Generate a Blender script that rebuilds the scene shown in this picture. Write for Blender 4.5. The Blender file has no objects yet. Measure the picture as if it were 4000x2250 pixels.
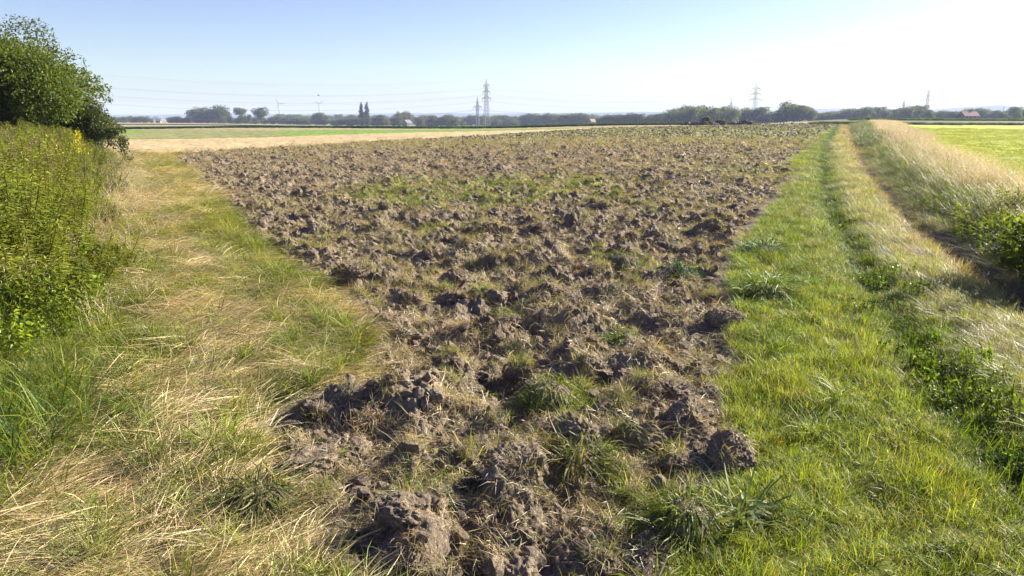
import bpy, math, random
import numpy as np

random.seed(7)
RNG = np.random.default_rng(11)
PI = math.pi
sc = bpy.context.scene
COL = sc.collection

# ------------------------------------------------------------------ camera, sky, sun, exposure
CAM_H = 1.7
F = 2910.0                      # focal length in pixels of a 4000 px wide picture
PITCH = math.atan(670.0 / F)    # camera looks this far below the horizon
cam_d = bpy.data.cameras.new('camera')
cam_d.sensor_width = 36.0
cam_d.lens = 36.0 * F / 4000.0
cam_d.clip_start = 0.05
cam_d.clip_end = 40000
cam = bpy.data.objects.new('camera', cam_d)
COL.objects.link(cam)
cam.location = (0, 0, CAM_H)
cam.rotation_euler = (PI / 2 - PITCH, 0, 0)
sc.camera = cam

SUN_EL = math.radians(25)
SUN_AZ = math.radians(62)       # clockwise from the view direction (+Y towards +X)
w = bpy.data.worlds.new('World')
sc.world = w
w.use_nodes = True
nt = w.node_tree
nt.nodes.clear()
sky = nt.nodes.new('ShaderNodeTexSky')
sky.sky_type = 'NISHITA'
sky.sun_disc = False
sky.sun_elevation = SUN_EL
sky.sun_rotation = SUN_AZ
sky.air_density = 1.0
sky.dust_density = 0.55
sky.ozone_density = 3.0
bg = nt.nodes.new('ShaderNodeBackground')
bg.inputs['Strength'].default_value = 0.05
wo = nt.nodes.new('ShaderNodeOutputWorld')
hsv = nt.nodes.new('ShaderNodeHueSaturation'); hsv.inputs['Saturation'].default_value = 1.1; hsv.inputs['Hue'].default_value = 0.53; hsv.inputs['Value'].default_value = 1.06
nt.links.new(sky.outputs[0], hsv.inputs['Color']); nt.links.new(hsv.outputs[0], bg.inputs[0])
nt.links.new(bg.outputs[0], wo.inputs[0])

sun_d = bpy.data.lights.new('sun', 'SUN')
sun_d.energy = 5.0
sun_d.angle = math.radians(0.53)
sun_d.color = (1.0, 0.92, 0.78)
sun = bpy.data.objects.new('sun', sun_d)
COL.objects.link(sun)
sun.rotation_euler = (PI / 2 - SUN_EL, 0, PI - SUN_AZ)
sun.location = (40, 20, 30)

sc.view_settings.view_transform = 'Standard'
sc.view_settings.look = 'None'
sc.view_settings.gamma = 1
sc.view_settings.use_curve_mapping = False
sc.view_settings.exposure = 1.78
sc.cycles.volume_bounces = 0
sc.cycles.max_bounces = 5
sc.cycles.diffuse_bounces = 2
sc.cycles.glossy_bounces = 1
sc.cycles.transmission_bounces = 3
sc.cycles.use_denoising = True
sc.cycles.denoiser = 'OPENIMAGEDENOISE'
sc.cycles.denoising_input_passes = 'RGB_ALBEDO_NORMAL'
sc.cycles.sample_clamp_indirect = 3.0
sc.cycles.sample_clamp_direct = 12.0
HAZE = 0.00021

# ------------------------------------------------------------------ noise
def _h(ix, iy, s):
    a = (ix.astype(np.int64) * 374761393 + iy.astype(np.int64) * 668265263 + s * 974634777) & 0xFFFFFFFF
    a = ((a ^ (a >> 13)) * 1274126177) & 0xFFFFFFFF
    a = ((a ^ (a >> 16)) * 2246822519) & 0xFFFFFFFF
    a = a ^ (a >> 15)
    return (a & 0xFFFFFF) / 16777216.0

def vn(x, y, s=0):
    ix = np.floor(x); iy = np.floor(y)
    fx = x - ix; fy = y - iy
    fx = fx * fx * fx * (fx * (fx * 6 - 15) + 10); fy = fy * fy * fy * (fy * (fy * 6 - 15) + 10)
    a = _h(ix, iy, s); b = _h(ix + 1, iy, s); c = _h(ix, iy + 1, s); d = _h(ix + 1, iy + 1, s)
    return (a + (b - a) * fx) * (1 - fy) + (c + (d - c) * fx) * fy

def fbm(x, y, s=0, o=3, g=0.5):
    t = 0; a = 1; n = 0
    for i in range(o):
        t = t + a * (vn(x, y, s + i * 7) - 0.5); n += a
        ca, sa = 0.8 * 2.0, 0.6 * 2.0
        x, y = x * ca - y * sa + 3.1, x * sa + y * ca + 1.7
        a *= g
    return t / n * 2.0          # about -1..1

def sstep(a, b, x):
    t = np.clip((x - a) / (b - a), 0, 1)
    return t * t * (3 - 2 * t)

def lumps(x, y, cell, s, p=1.6):
    """Overturned clods: random tilted ellipsoid bumps, one per cell; 0..1."""
    wx = x / cell + 0.35 * fbm(x / cell * 1.7, y / cell * 1.7, s + 50, 2)
    wy = y / cell + 0.35 * fbm(x / cell * 1.7 + 9, y / cell * 1.7, s + 60, 2)
    ix = np.floor(wx); iy = np.floor(wy)
    out = np.zeros_like(x)
    for i in (-1, 0, 1):
        for j in (-1, 0, 1):
            cx = ix + i; cy = iy + j
            px = cx + 0.5 + 0.8 * (_h(cx, cy, s) - 0.5)
            py = cy + 0.5 + 0.8 * (_h(cx, cy, s + 1) - 0.5)
            ang = _h(cx, cy, s + 2) * PI
            hh = _h(cx, cy, s + 3) ** p
            rr = 0.46 + 0.36 * _h(cx, cy, s + 4)
            hh = hh * (rr / .8) ** 1.2
            dx = wx - px; dy = wy - py
            ca = np.cos(ang); sa = np.sin(ang)
            u = (dx * ca + dy * sa) / rr
            v = (-dx * sa + dy * ca) / (rr * (0.68 + 0.3 * _h(cx, cy, s + 5)))
            d2 = u * u + v * v
            b = np.clip(1 - d2 * d2, 0, 1) ** 0.85 * hh * (0.75 + 0.55 * u)
            out = np.maximum(out, b)
    return out

# ------------------------------------------------------------------ the lie of the land
TY = np.array([0, 30, 60, 100, 160, 250, 350, 500, 700, 1000, 2000, 6500, 9000.])
TU = np.array([-3000, 0, 700, 1500, 1900, 2400, 2900, 3250, 3500, 4000, 7000.])
TZ = np.array([
 [0, 0, -.4, -.95, -1.4, -1.9, -2.4, -3.1, -3.9, -5, -9, -12, -12],
 [0, 0, -.4, -.95, -1.4, -1.9, -2.4, -3.1, -3.9, -5, -9, -12, -12],
 [0, 0, -.4, -.95, -1.4, -1.9, -2.4, -3.1, -3.9, -5, -9, -12, -12],
 [0, 0, -.15, -.45, -1.1, -2.0, -3.4, -5.2, -7.0, -9, -13, -14, -14],
 [0, 0, -.1, -.30, -1.0, -2.0, -3.4, -5.4, -7.6, -10, -14, -14, -14],
 [0, 0, 0, 0, -.15, -1.1, -2.2, -3.8, -5.6, -8, -12, -14, -14],
 [0, 0, .05, .1, 0, -.9, -2.2, -4, -6, -8, -10, -12, -12],
 [0, 0, .05, .15, .25, .45, .6, .2, -1, -3, -6, -10, -10],
 [0, 0, .05, .1, 0, .3, .7, .3, -.8, -3, -6, -10, -10],
 [0, 0, 0, 0, -.1, .1, .35, .3, -.5, -3, -6, -10, -10],
 [0, 0, 0, 0, -.1, .1, .35, .3, -.5, -3, -6, -10, -10]])
_ly = np.linspace(0, 1, 260)
_YS = 9000 * (_ly ** 3)
_US = np.linspace(-3000, 7000, 240)
_t1 = np.array([np.interp(_YS, TY, TZ[i]) for i in range(len(TU))])
_TT = np.array([np.interp(_US, TU, _t1[:, j]) for j in range(len(_YS))])   # [y, u]
for _ in range(2):
    k = np.ones(5) / 5
    P_ = np.pad(_TT, 2, mode='edge')
    P_ = np.apply_along_axis(lambda m: np.convolve(m, k, 'valid'), 0, P_)
    P_ = np.apply_along_axis(lambda m: np.convolve(m, k, 'valid'), 1, P_)
    _TT = P_

def base(x, y):
    x = np.asarray(x, float); y = np.asarray(y, float)
    yy = np.maximum(y, 1.0)
    u = np.clip(2000 + F * x / yy, -2999, 6999)
    fi = np.clip((np.maximum(y, 0) / 9000) ** (1 / 3), 0, 0.9999) * 259
    fj = (u + 3000) / 10000 * 239
    i = fi.astype(int); j = fj.astype(int)
    a = fi - i; b = fj - j
    i1 = np.minimum(i + 1, 259); j1 = np.minimum(j + 1, 239)
    z = (_TT[i, j] * (1 - a) + _TT[i1, j] * a) * (1 - b) + (_TT[i, j1] * (1 - a) + _TT[i1, j1] * a) * b
    z = z * sstep(15, 40, y)
    z = z + 0.55 * np.exp(-((x + 62) / 32) ** 2 - ((y - 165) / 42) ** 2)      # the mound of the olive field
    return z

def G(u, v, scale=4000 / 2576.0):
    """Ground point under a direction of sight (used once, to survey the boundaries)."""
    u = u * scale; v = v * scale
    du = (u - 2000) / F; dv = (1125 - v) / F
    d = np.array([du, math.cos(PITCH) + dv * math.sin(PITCH), -math.sin(PITCH) + dv * math.cos(PITCH)])
    t = 0.5; 
    while t < 9000:
        if CAM_H + d[2] * t < float(base(d[0] * t, d[1] * t)):
            break
        t *= 1.01
    lo, hi = t / 1.01, t
    for _ in range(24):
        m = (lo + hi) / 2
        if CAM_H + d[2] * m < float(base(d[0] * m, d[1] * m)): hi = m
        else: lo = m
    return float(d[0] * hi), float(d[1] * hi)

PLOUGH = np.array([G(*p) for p in [
    (1000, 1600), (820, 1449), (700, 1330), (640, 1270), (575, 1215), (680, 1165), (690, 1060), (760, 1000), (850, 975),
    (900, 925), (925, 850), (830, 750), (740, 680), (640, 600), (520, 480), (400, 395), (460, 384), (620, 374), (1000, 352),
    (1500, 323), (1800, 316), (2110, 308), (2060, 340), (1985, 410), (1962, 500), (1880, 600), (1835, 690), (1870, 760),
    (1840, 850), (1890, 920), (1815, 960), (1850, 1050), (1885, 1150), (1800, 1230), (1790, 1320), (1700, 1449), (1600, 1600)]])
STUBBLE = [G(*p) for p in [(100, 372), (285, 378), (330, 372), (480, 378), (620, 372), (1000, 350), (1500, 321), (1660, 317), (1300, 328), (1000, 336), (700, 345), (400, 348), (100, 352)]]
STUBBLE = np.array([G(*p) for p in [(0, 385), (290, 385), (400, 395), (460, 386), (620, 375), (1000, 353), (1500, 324), (1700, 318.5), (1400, 325), (1180, 331), (1000, 334.5), (700, 345), (400, 350), (0, 356)]])
OLIVE = np.array([G(*p) for p in [(-100, 354), (0, 353.5), (400, 350), (700, 345), (735, 342), (690, 331), (600, 325), (400, 326), (320, 338), (200, 346), (-100, 347)]])
BROWNS = np.array([G(*p) for p in [(-100, 347), (200, 346), (320, 337), (0, 337)]])
LIME = np.array([G(*p) for p in [(-100, 338), (320, 338), (400, 327), (600, 325), (690, 331), (735, 342), (1000, 334.5), (1180, 331), (1500, 321.5), (1150, 325.5), (700, 328.5), (-100, 329)]])
TAN1 = np.array([G(*p) for p in [(-200, 321), (700, 321), (1300, 321), (1700, 317.5), (1900, 315.5), (1900, 312), (1200, 317), (-200, 308)]])

def line_xy(pts):
    a = np.array(sorted([G(*p) for p in pts], key=lambda q: q[1]))
    return a[:, 1], a[:, 0]
RUT1 = line_xy([(2576, 1180), (2430, 1050), (2290, 850), (2200, 720), (2130, 600), (2078, 500), (2072, 420), (2078, 370), (2105, 318)])
RUT2 = line_xy([(2576, 750), (2450, 665), (2300, 560), (2230, 480), (2180, 420), (2143, 350), (2135, 318)])
XR = line_xy([(2060, 340), (1985, 410), (1962, 500), (1880, 600), (1835, 690), (1870, 760), (1840, 850), (1890, 920), (1815, 960), (1850, 1050), (1885, 1150), (1800, 1230), (1790, 1320), (1700, 1449), (2095, 312)])
XW = (np.array([-10, 2.0, 5.2, 6.3, 9, 15, 22, 31, 36]), np.array([-3.0, -3.2, -3.75, -3.95, -5.1, -8.3, -11.9, -16.6, -19.5]))

def ext(L, y):
    """Interpolate a boundary line, carried on straight past its ends."""
    ys, xs = L
    r = np.interp(y, ys, xs)
    s0 = (xs[1] - xs[0]) / (ys[1] - ys[0]); s1 = (xs[-1] - xs[-3]) / (ys[-1] - ys[-3])
    r = np.where(y < ys[0], xs[0] + (y - ys[0]) * min(max(s0, 0.1), .6), r)
    return np.where(y > ys[-1], xs[-1] + (y - ys[-1]) * s1, r)

def inside(x, y, P):
    c = np.zeros(x.shape, bool)
    n = len(P)
    for i in range(n):
        x0, y0 = P[i]; x1, y1 = P[(i + 1) % n]
        if y0 == y1: continue
        k = ((y0 > y) != (y1 > y)) & (x < (x1 - x0) * (y - y0) / (y1 - y0) + x0)
        c ^= k
    return c

def sdist(x, y, P):
    d = np.full(x.shape, 1e9)
    n = len(P)
    for i in range(n):
        x0, y0 = P[i]; x1, y1 = P[(i + 1) % n]
        ex, ey = x1 - x0, y1 - y0
        t = np.clip(((x - x0) * ex + (y - y0) * ey) / (ex * ex + ey * ey + 1e-12), 0, 1)
        d = np.minimum(d, (x - x0 - t * ex) ** 2 + (y - y0 - t * ey) ** 2)
    return np.sqrt(d) * np.where(inside(x, y, P), 1, -1)

def warp(x, y):
    s = np.clip(np.hypot(x, y) / 6, 0.35, 2.5)
    return x + 0.22 * s * fbm(x / s * 1.1, y / s * 1.1, 301, 3), y + 0.22 * s * fbm(x / s * 1.1 + 31, y / s * 1.1, 302, 3)

PL_S, VERGE, PLOW, TRACK, BANK, MEADOW, STUB, OLV, BRN, LIM, TAN, FARM = None, 0, 1, 2, 3, 4, 5, 6, 7, 8, 9, 10
def bank_w(y):
    return np.interp(y, [0, 7, 20, 60, 150], [1.7, 1.8, 2.6, 4.5, 9.5])
def zones(x, y):
    wx, wy = warp(x, y)
    z = np.full(x.shape, FARM)
    near = y < 60
    z[(y < 40) & (x < 0)] = VERGE
    z[(y < 8)] = VERGE
    for P, c in ((TAN1, TAN), (LIME, LIM), (BROWNS, BRN), (OLIVE, OLV), (STUBBLE, STUB)):
        z[inside(x, y, P)] = c
    z[(y < 34) & (x < ext(XW, y) + 2.6 + .1 * np.clip(y, 0, 40))] = VERGE
    r1 = ext(RUT1, y); r2 = ext(RUT2, y) + .35
    xr = ext(XR, y)
    z[(x > xr) & (x < r2) & (y < 220)] = TRACK
    z[(x >= r2) & (x < r2 + bank_w(y)) & (y < 200)] = BANK
    z[(x >= r2 + bank_w(y)) & (y < 150)] = MEADOW
    z[(y < 1.2) & (x < xr) ] = VERGE
    z[(z == VERGE) & (x > 0.12 * y + .3) & (y > 0)] = TRACK
    z[inside(wx, wy, PLOUGH)] = PLOW
    return z

def dirt_mask(x, y):
    """1 well inside the ploughed field, 0 outside, soft ragged edge."""
    m = np.zeros(x.shape)
    r = np.hypot(x, y)
    k = (r < 260)
    wx, wy = warp(x[k], y[k])
    m[k] = sstep(-0.05, 0.35, sdist(wx, wy, PLOUGH))
    return m

def H(x, y):
    """Height of the ground surface, relief included."""
    x = np.asarray(x, float); y = np.asarray(y, float)
    r = np.hypot(x, y)
    z = base(x, y)
    near = (r < 260)
    if near.any():
        xn = x[near]; yn = y[near]; rn = r[near]
        dm = dirt_mask(xn, yn)
        g = 0.05 * fbm(xn * 0.9, yn * 0.9, 5, 3) + 0.022 * fbm(xn * 5, yn * 5, 6, 2)
        g = g * np.interp(rn, [0, 30, 120], [1, 1.3, 2.0])
        # track: two worn ruts, raised crown, bank with a ridge beyond
        r1 = ext(RUT1, yn); r2 = ext(RUT2, yn)
        wr = 0.17 + 0.004 * rn
        g -= 0.07 * np.exp(-((xn - r1) / wr) ** 2) + 0.09 * np.exp(-((xn - r2) / (wr * 1.1)) ** 2)
        bw = bank_w(yn)
        tb = (xn - r2 - .35) / bw
        g += 0.26 * sstep(0.0, 0.45, tb) * (1 - 0.8 * sstep(0.75, 1.5, tb)) * (yn < 230)
        p = np.zeros_like(xn)
        k = dm > 0
        xs = xn[k]; ys = yn[k]; rs = rn[k]
        a1 = lumps(xs, ys, 0.36, 11, 1.6)
        a2 = lumps(xs + 3.3, ys, 0.17, 21, 1.4) * np.interp(rs, [0, 14, 30], [1, 1, .5])
        a3 = lumps(xs, ys + 5.1, 0.08, 31, 1.1) * np.interp(rs, [0, 8, 16], [1, .8, .2])
        q = 0.13 * fbm(xs * 1.9, ys * 1.9, 8, 3) + 0.20 * a1 + 0.085 * a2 + 0.035 * a3 - .03
        q += 0.035 * (1 - 2 * np.abs(fbm(xs * 5, ys * 5, 9, 3))) + (0.02 * fbm(xs * 14, ys * 14, 12, 2)) * np.interp(rs, [0, 10, 20], [1, 1, .2]) + np.interp(rs, [0, 6, 12], [1, .8, .1]) * 0.018 * (lumps(xs, ys, .05, 91, 1.0) + fbm(xs * 34, ys * 34, 10, 2))
        far = rs > 35
        q = q * np.interp(rs, [0, 4, 7, 14, 40, 200], [.78, .85, .95, .85, .8, 1.4])
        p[k] = q - 0.07
        # shallow pits
        z[near] = z[near] + g * (1 - dm) + p * dm
    return z

# ------------------------------------------------------------------ object helpers
def mesh_from(name, V, quads=None, tris=None, attrs=None, smooth=False):
    me = bpy.data.meshes.new(name)
    V = np.asarray(V, np.float32)
    nq = 0 if quads is None else len(quads); ntr = 0 if tris is None else len(tris)
    me.vertices.add(len(V)); me.vertices.foreach_set('co', V.ravel())
    loops = []
    if nq: loops.append(np.asarray(quads, np.int32).ravel())
    if ntr: loops.append(np.asarray(tris, np.int32).ravel())
    L = np.concatenate(loops)
    me.loops.add(len(L)); me.loops.foreach_set('vertex_index', L)
    me.polygons.add(nq + ntr)
    st = np.concatenate([np.arange(nq) * 4, nq * 4 + np.arange(ntr) * 3]).astype(np.int32)
    me.polygons.foreach_set('loop_start', st)
    me.polygons.foreach_set('use_smooth', np.full(nq + ntr, smooth))
    me.update(calc_edges=True)
    for k, a in (attrs or {}).items():
        a = np.asarray(a, np.float32)
        if a.ndim == 1:
            at = me.attributes.new(k, 'FLOAT', 'POINT'); at.data.foreach_set('value', a)
        else:
            if a.shape[1] == 3: a = np.concatenate([a, np.ones((len(a), 1), np.float32)], 1)
            at = me.attributes.new(k, 'FLOAT_COLOR', 'POINT'); at.data.foreach_set('color', a.ravel())
    return me

def obj(name, me, mat=None, parent=None, loc=None, link=True):
    o = bpy.data.objects.new(name, me)
    if me is not None and mat is not None and len(me.materials) == 0: me.materials.append(mat)
    if link: COL.objects.link(o)
    if parent: o.parent = parent
    if loc is not None: o.location = loc
    return o

def tag(o, label=None, cat=None, group=None, kind=None):
    if label: o['label'] = label
    if cat: o['category'] = cat
    if group: o['group'] = group
    if kind: o['kind'] = kind
    return o

def empty(name, loc, rz=0.0):
    o = bpy.data.objects.new(name, None); COL.objects.link(o)
    o.location = loc; o.rotation_euler = (0, 0, rz); o.empty_display_size = 0.3
    return o

def copy_tree(o, parent=None):
    c = o.copy(); COL.objects.link(c)
    if parent: c.parent = parent
    for ch in list(o.children): copy_tree(ch, c)
    return c

class MB:
    """Collects boxes, bars and tubes into one mesh."""
    def __init__(s): s.v = []; s.q = []; s.t = []; s.n = 0
    def add(s, V, q=(), t=()):
        s.v.append(np.asarray(V, float).reshape(-1, 3))
        for f in q: s.q.append([i + s.n for i in f])
        for f in t: s.t.append([i + s.n for i in f])
        s.n += len(s.v[-1])
    def box(s, c, d, rz=0):
        x, y, z = d[0] / 2, d[1] / 2, d[2] / 2
        V = np.array([[i * x, j * y, k * z] for k in (-1, 1) for i, j in ((-1, -1), (1, -1), (1, 1), (-1, 1))])
        ca, sa = math.cos(rz), math.sin(rz)
        V = np.stack([V[:, 0] * ca - V[:, 1] * sa + c[0], V[:, 0] * sa + V[:, 1] * ca + c[1], V[:, 2] + c[2]], 1)
        s.add(V, [(0, 3, 2, 1), (4, 5, 6, 7), (0, 1, 5, 4), (1, 2, 6, 5), (2, 3, 7, 6), (3, 0, 4, 7)])
    def tube(s, pts, rad, n=5, cap=True):
        pts = np.asarray(pts, float); m = len(pts)
        rad = np.full(m, rad) if np.isscalar(rad) else np.asarray(rad, float)
        T = np.gradient(pts, axis=0); T /= np.linalg.norm(T, axis=1)[:, None] + 1e-12
        up = np.array([0, 0, 1.]) if abs(T[0, 2]) < .9 else np.array([1., 0, 0])
        A = np.cross(T, up); A /= np.linalg.norm(A, axis=1)[:, None] + 1e-12
        B = np.cross(T, A)
        an = np.arange(n) * 2 * PI / n
        V = pts[:, None] + rad[:, None, None] * (np.cos(an)[None, :, None] * A[:, None] + np.sin(an)[None, :, None] * B[:, None])
        q = [(i * n + j, i * n + (j + 1) % n, (i + 1) * n + (j + 1) % n, (i + 1) * n + j) for i in range(m - 1) for j in range(n)]
        t = []
        if cap: t = [(0, j + 1, j) for j in range(1, n - 1)] + [((m - 1) * n, (m - 1) * n + j, (m - 1) * n + j + 1) for j in range(1, n - 1)]
        s.add(V.reshape(-1, 3), q, t)
    def build(s, name, mat, parent=None, smooth=False, loc=None):
        return obj(name, mesh_from(name, np.concatenate(s.v), s.q or None, s.t or None, smooth=smooth), mat, parent, loc)

# ------------------------------------------------------------------ materials
def mat_new(name):
    m = bpy.data.materials.new(name); m.use_nodes = True
    m.node_tree.nodes.clear()
    return m, m.node_tree.nodes, m.node_tree.links

def simple(name, col, rough=0.7, metal=0.0, col2=None, scale=4.0, spec=0.3):
    m, N, L = mat_new(name)
    p = N.new('ShaderNodeBsdfPrincipled'); o = N.new('ShaderNodeOutputMaterial')
    p.inputs['Roughness'].default_value = rough; p.inputs['Metallic'].default_value = metal
    p.inputs['Specular IOR Level'].default_value = spec
    c2 = col2 or tuple(c * 0.7 for c in col)
    n = N.new('ShaderNodeTexNoise'); n.inputs['Scale'].default_value = scale; n.inputs['Detail'].default_value = 5
    r = N.new('ShaderNodeMix'); r.data_type = 'RGBA'
    tc = N.new('ShaderNodeTexCoord'); L.new(tc.outputs['Object'], n.inputs['Vector'])
    L.new(n.outputs[0], r.inputs[0]); r.inputs[6].default_value = (*col, 1); r.inputs[7].default_value = (*c2, 1)
    L.new(r.outputs[2], p.inputs['Base Color']); L.new(p.outputs[0], o.inputs[0])
    return m

def foliage_mat(name, attr_type='INSTANCER', fixed=None, trans=0.42, gloss=0.25, rough=0.5):
    """Leaf and blade material: two tints carried by each plant, mixed and varied by each blade's own value."""
    m, N, L = mat_new(name)
    k = N.new('ShaderNodeAttribute'); k.attribute_name = 'k'
    if fixed:
        a = N.new('ShaderNodeRGB'); a.outputs[0].default_value = (*fixed[0], 1)
        b = N.new('ShaderNodeRGB'); b.outputs[0].default_value = (*fixed[1], 1)
        ao, bo = a.outputs[0], b.outputs[0]
    else:
        a = N.new('ShaderNodeAttribute'); a.attribute_type = attr_type; a.attribute_name = 'tint'
        b = N.new('ShaderNodeAttribute'); b.attribute_type = attr_type; b.attribute_name = 'alt'
        ao, bo = a.outputs['Color'], b.outputs['Color']
    mx = N.new('ShaderNodeMix'); mx.data_type = 'RGBA'
    L.new(k.outputs['Fac'], mx.inputs[0]); L.new(ao, mx.inputs[6]); L.new(bo, mx.inputs[7])
    br = N.new('ShaderNodeAttribute'); br.attribute_name = 'br'
    vm = N.new('ShaderNodeVectorMath'); vm.operation = 'SCALE'
    L.new(mx.outputs[2], vm.inputs[0]); L.new(br.outputs['Fac'], vm.inputs['Scale'])
    p = N.new('ShaderNodeBsdfPrincipled'); p.inputs['Roughness'].default_value = rough
    p.inputs['Specular IOR Level'].default_value = gloss
    L.new(vm.outputs[0], p.inputs['Base Color'])
    t = N.new('ShaderNodeBsdfTranslucent')
    tv = N.new('ShaderNodeVectorMath'); tv.operation = 'MULTIPLY'; tv.inputs[1].default_value = (1.35, 1.3, 0.6)
    L.new(vm.outputs[0], tv.inputs[0]); L.new(tv.outputs[0], t.inputs['Color'])
    s = N.new('ShaderNodeMixShader'); s.inputs[0].default_value = trans
    L.new(p.outputs[0], s.inputs[1]); L.new(t.outputs[0], s.inputs[2])
    o = N.new('ShaderNodeOutputMaterial'); L.new(s.outputs[0], o.inputs[0])
    return m

def ground_mat(name, bump=0.5):
    """Ground of grass land and fields: tint from the land's own colour map, grain from noise."""
    m, N, L = mat_new(name)
    g = N.new('ShaderNodeNewGeometry')
    a = N.new('ShaderNodeAttribute'); a.attribute_name = 'tint'
    n1 = N.new('ShaderNodeTexNoise'); n1.inputs['Scale'].default_value = 9; n1.inputs['Detail'].default_value = 8
    n2 = N.new('ShaderNodeTexNoise'); n2.inputs['Scale'].default_value = 0.9; n2.inputs['Detail'].default_value = 6
    L.new(g.outputs['Position'], n1.inputs['Vector']); L.new(g.outputs['Position'], n2.inputs['Vector'])
    ad = N.new('ShaderNodeMath'); ad.operation = 'ADD'; L.new(n1.outputs[0], ad.inputs[0]); L.new(n2.outputs[0], ad.inputs[1])
    mr = N.new('ShaderNodeMapRange'); mr.inputs[1].default_value = 0.6; mr.inputs[2].default_value = 1.4
    mr.inputs[3].default_value = 0.55; mr.inputs[4].default_value = 1.4
    L.new(ad.outputs[0], mr.inputs[0])
    vm = N.new('ShaderNodeVectorMath'); vm.operation = 'SCALE'; L.new(a.outputs['Color'], vm.inputs[0]); L.new(mr.outputs[0], vm.inputs['Scale'])
    p = N.new('ShaderNodeBsdfPrincipled'); p.inputs['Roughness'].default_value = 0.9; p.inputs['Specular IOR Level'].default_value = 0.1
    L.new(vm.outputs[0], p.inputs['Base Color'])
    b = N.new('ShaderNodeBump'); b.inputs['Strength'].default_value = bump; b.inputs['Distance'].default_value = 0.04
    L.new(n1.outputs[0], b.inputs['Height']); L.new(b.outputs[0], p.inputs['Normal'])
    o = N.new('ShaderNodeOutputMaterial'); L.new(p.outputs[0], o.inputs[0])
    return m

def soil_mat(name, use_veg=True, dark=1.0):
    m, N, L = mat_new(name)
    g = N.new('ShaderNodeNewGeometry')
    def noise(scale, det=8, dist=0.0, vec=None, rough=0.6):
        n = N.new('ShaderNodeTexNoise'); n.inputs['Scale'].default_value = scale; n.inputs['Detail'].default_value = det
        n.inputs['Distortion'].default_value = dist; n.inputs['Roughness'].default_value = rough
        L.new(vec or g.outputs['Position'], n.inputs['Vector']); return n
    n1 = noise(3.0, 8); n2 = noise(28, 9, 0.4, rough=0.7); n3 = noise(0.5, 4)
    r = N.new('ShaderNodeValToRGB')
    e = r.color_ramp.elements
    e[0].position = 0.3; e[0].color = (0.045 * dark, 0.033 * dark, 0.026 * dark, 1)
    e[1].position = 0.72; e[1].color = (0.33 * dark, 0.26 * dark, 0.185 * dark, 1)
    x = e.new(0.5); x.color = (0.188 * dark, 0.147 * dark, 0.107 * dark, 1)
    ad = N.new('ShaderNodeMath'); ad.operation = 'ADD'; ml = N.new('ShaderNodeMath'); ml.operation = 'MULTIPLY'; ml.inputs[1].default_value = 0.5
    L.new(n1.outputs[0], ad.inputs[0]); L.new(n2.outputs[0], ad.inputs[1]); L.new(ad.outputs[0], ml.inputs[0]); L.new(ml.outputs[0], r.inputs[0])
    # fibres of dead roots and chopped straw
    mp = N.new('ShaderNodeMapping'); mp.inputs['Scale'].default_value = (60, 9, 40); mp.inputs['Rotation'].default_value = (0.3, 0.2, 0.7)
    L.new(g.outputs['Position'], mp.inputs[0])
    n4 = noise(1.0, 3, 1.5, mp.outputs[0])
    mr = N.new('ShaderNodeMapRange'); mr.inputs[1].default_value = 0.58; mr.inputs[2].default_value = 0.66; mr.inputs[4].default_value = 0.65
    L.new(n4.outputs[0], mr.inputs[0])
    mx = N.new('ShaderNodeMix'); mx.data_type = 'RGBA'; L.new(mr.outputs[0], mx.inputs[0]); L.new(r.outputs[0], mx.inputs[6]); mx.inputs[7].default_value = (0.50, 0.39, 0.24, 1)
    col = mx.outputs[2]
    if use_veg:
        a = N.new('ShaderNodeAttribute'); a.attribute_name = 'veg'
        n5 = noise(5.0, 5)
        s = N.new('ShaderNodeMath'); s.operation = 'SUBTRACT'; L.new(a.outputs['Fac'], s.inputs[0]); L.new(n5.outputs[0], s.inputs[1])
        q = N.new('ShaderNodeMapRange'); q.inputs[1].default_value = -0.06; q.inputs[2].default_value = 0.1; q.inputs[4].default_value = 0.85
        L.new(s.outputs[0], q.inputs[0])
        vc = N.new('ShaderNodeMix'); vc.data_type = 'RGBA'; L.new(n2.outputs[0], vc.inputs[0])
        vc.inputs[6].default_value = (0.15, 0.17, 0.05, 1); vc.inputs[7].default_value = (0.36, 0.34, 0.15, 1)
        m2 = N.new('ShaderNodeMix'); m2.data_type = 'RGBA'; L.new(q.outputs[0], m2.inputs[0]); L.new(col, m2.inputs[6]); L.new(vc.outputs[2], m2.inputs[7])
        col = m2.outputs[2]
    p = N.new('ShaderNodeBsdfPrincipled'); p.inputs['Roughness'].default_value = 0.85; p.inputs['Specular IOR Level'].default_value = 0.15
    L.new(col, p.inputs['Base Color'])
    n6 = noise(55, 6, rough=0.7)
    ah = N.new('ShaderNodeMath'); ah.operation = 'ADD'; L.new(n2.outputs[0], ah.inputs[0]); L.new(n6.outputs[0], ah.inputs[1])
    b = N.new('ShaderNodeBump'); b.inputs['Strength'].default_value = 0.9; b.inputs['Distance'].default_value = 0.025
    L.new(ah.outputs[0], b.inputs['Height']); L.new(b.outputs[0], p.inputs['Normal'])
    o = N.new('ShaderNodeOutputMaterial'); L.new(p.outputs[0], o.inputs[0])
    return m

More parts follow.
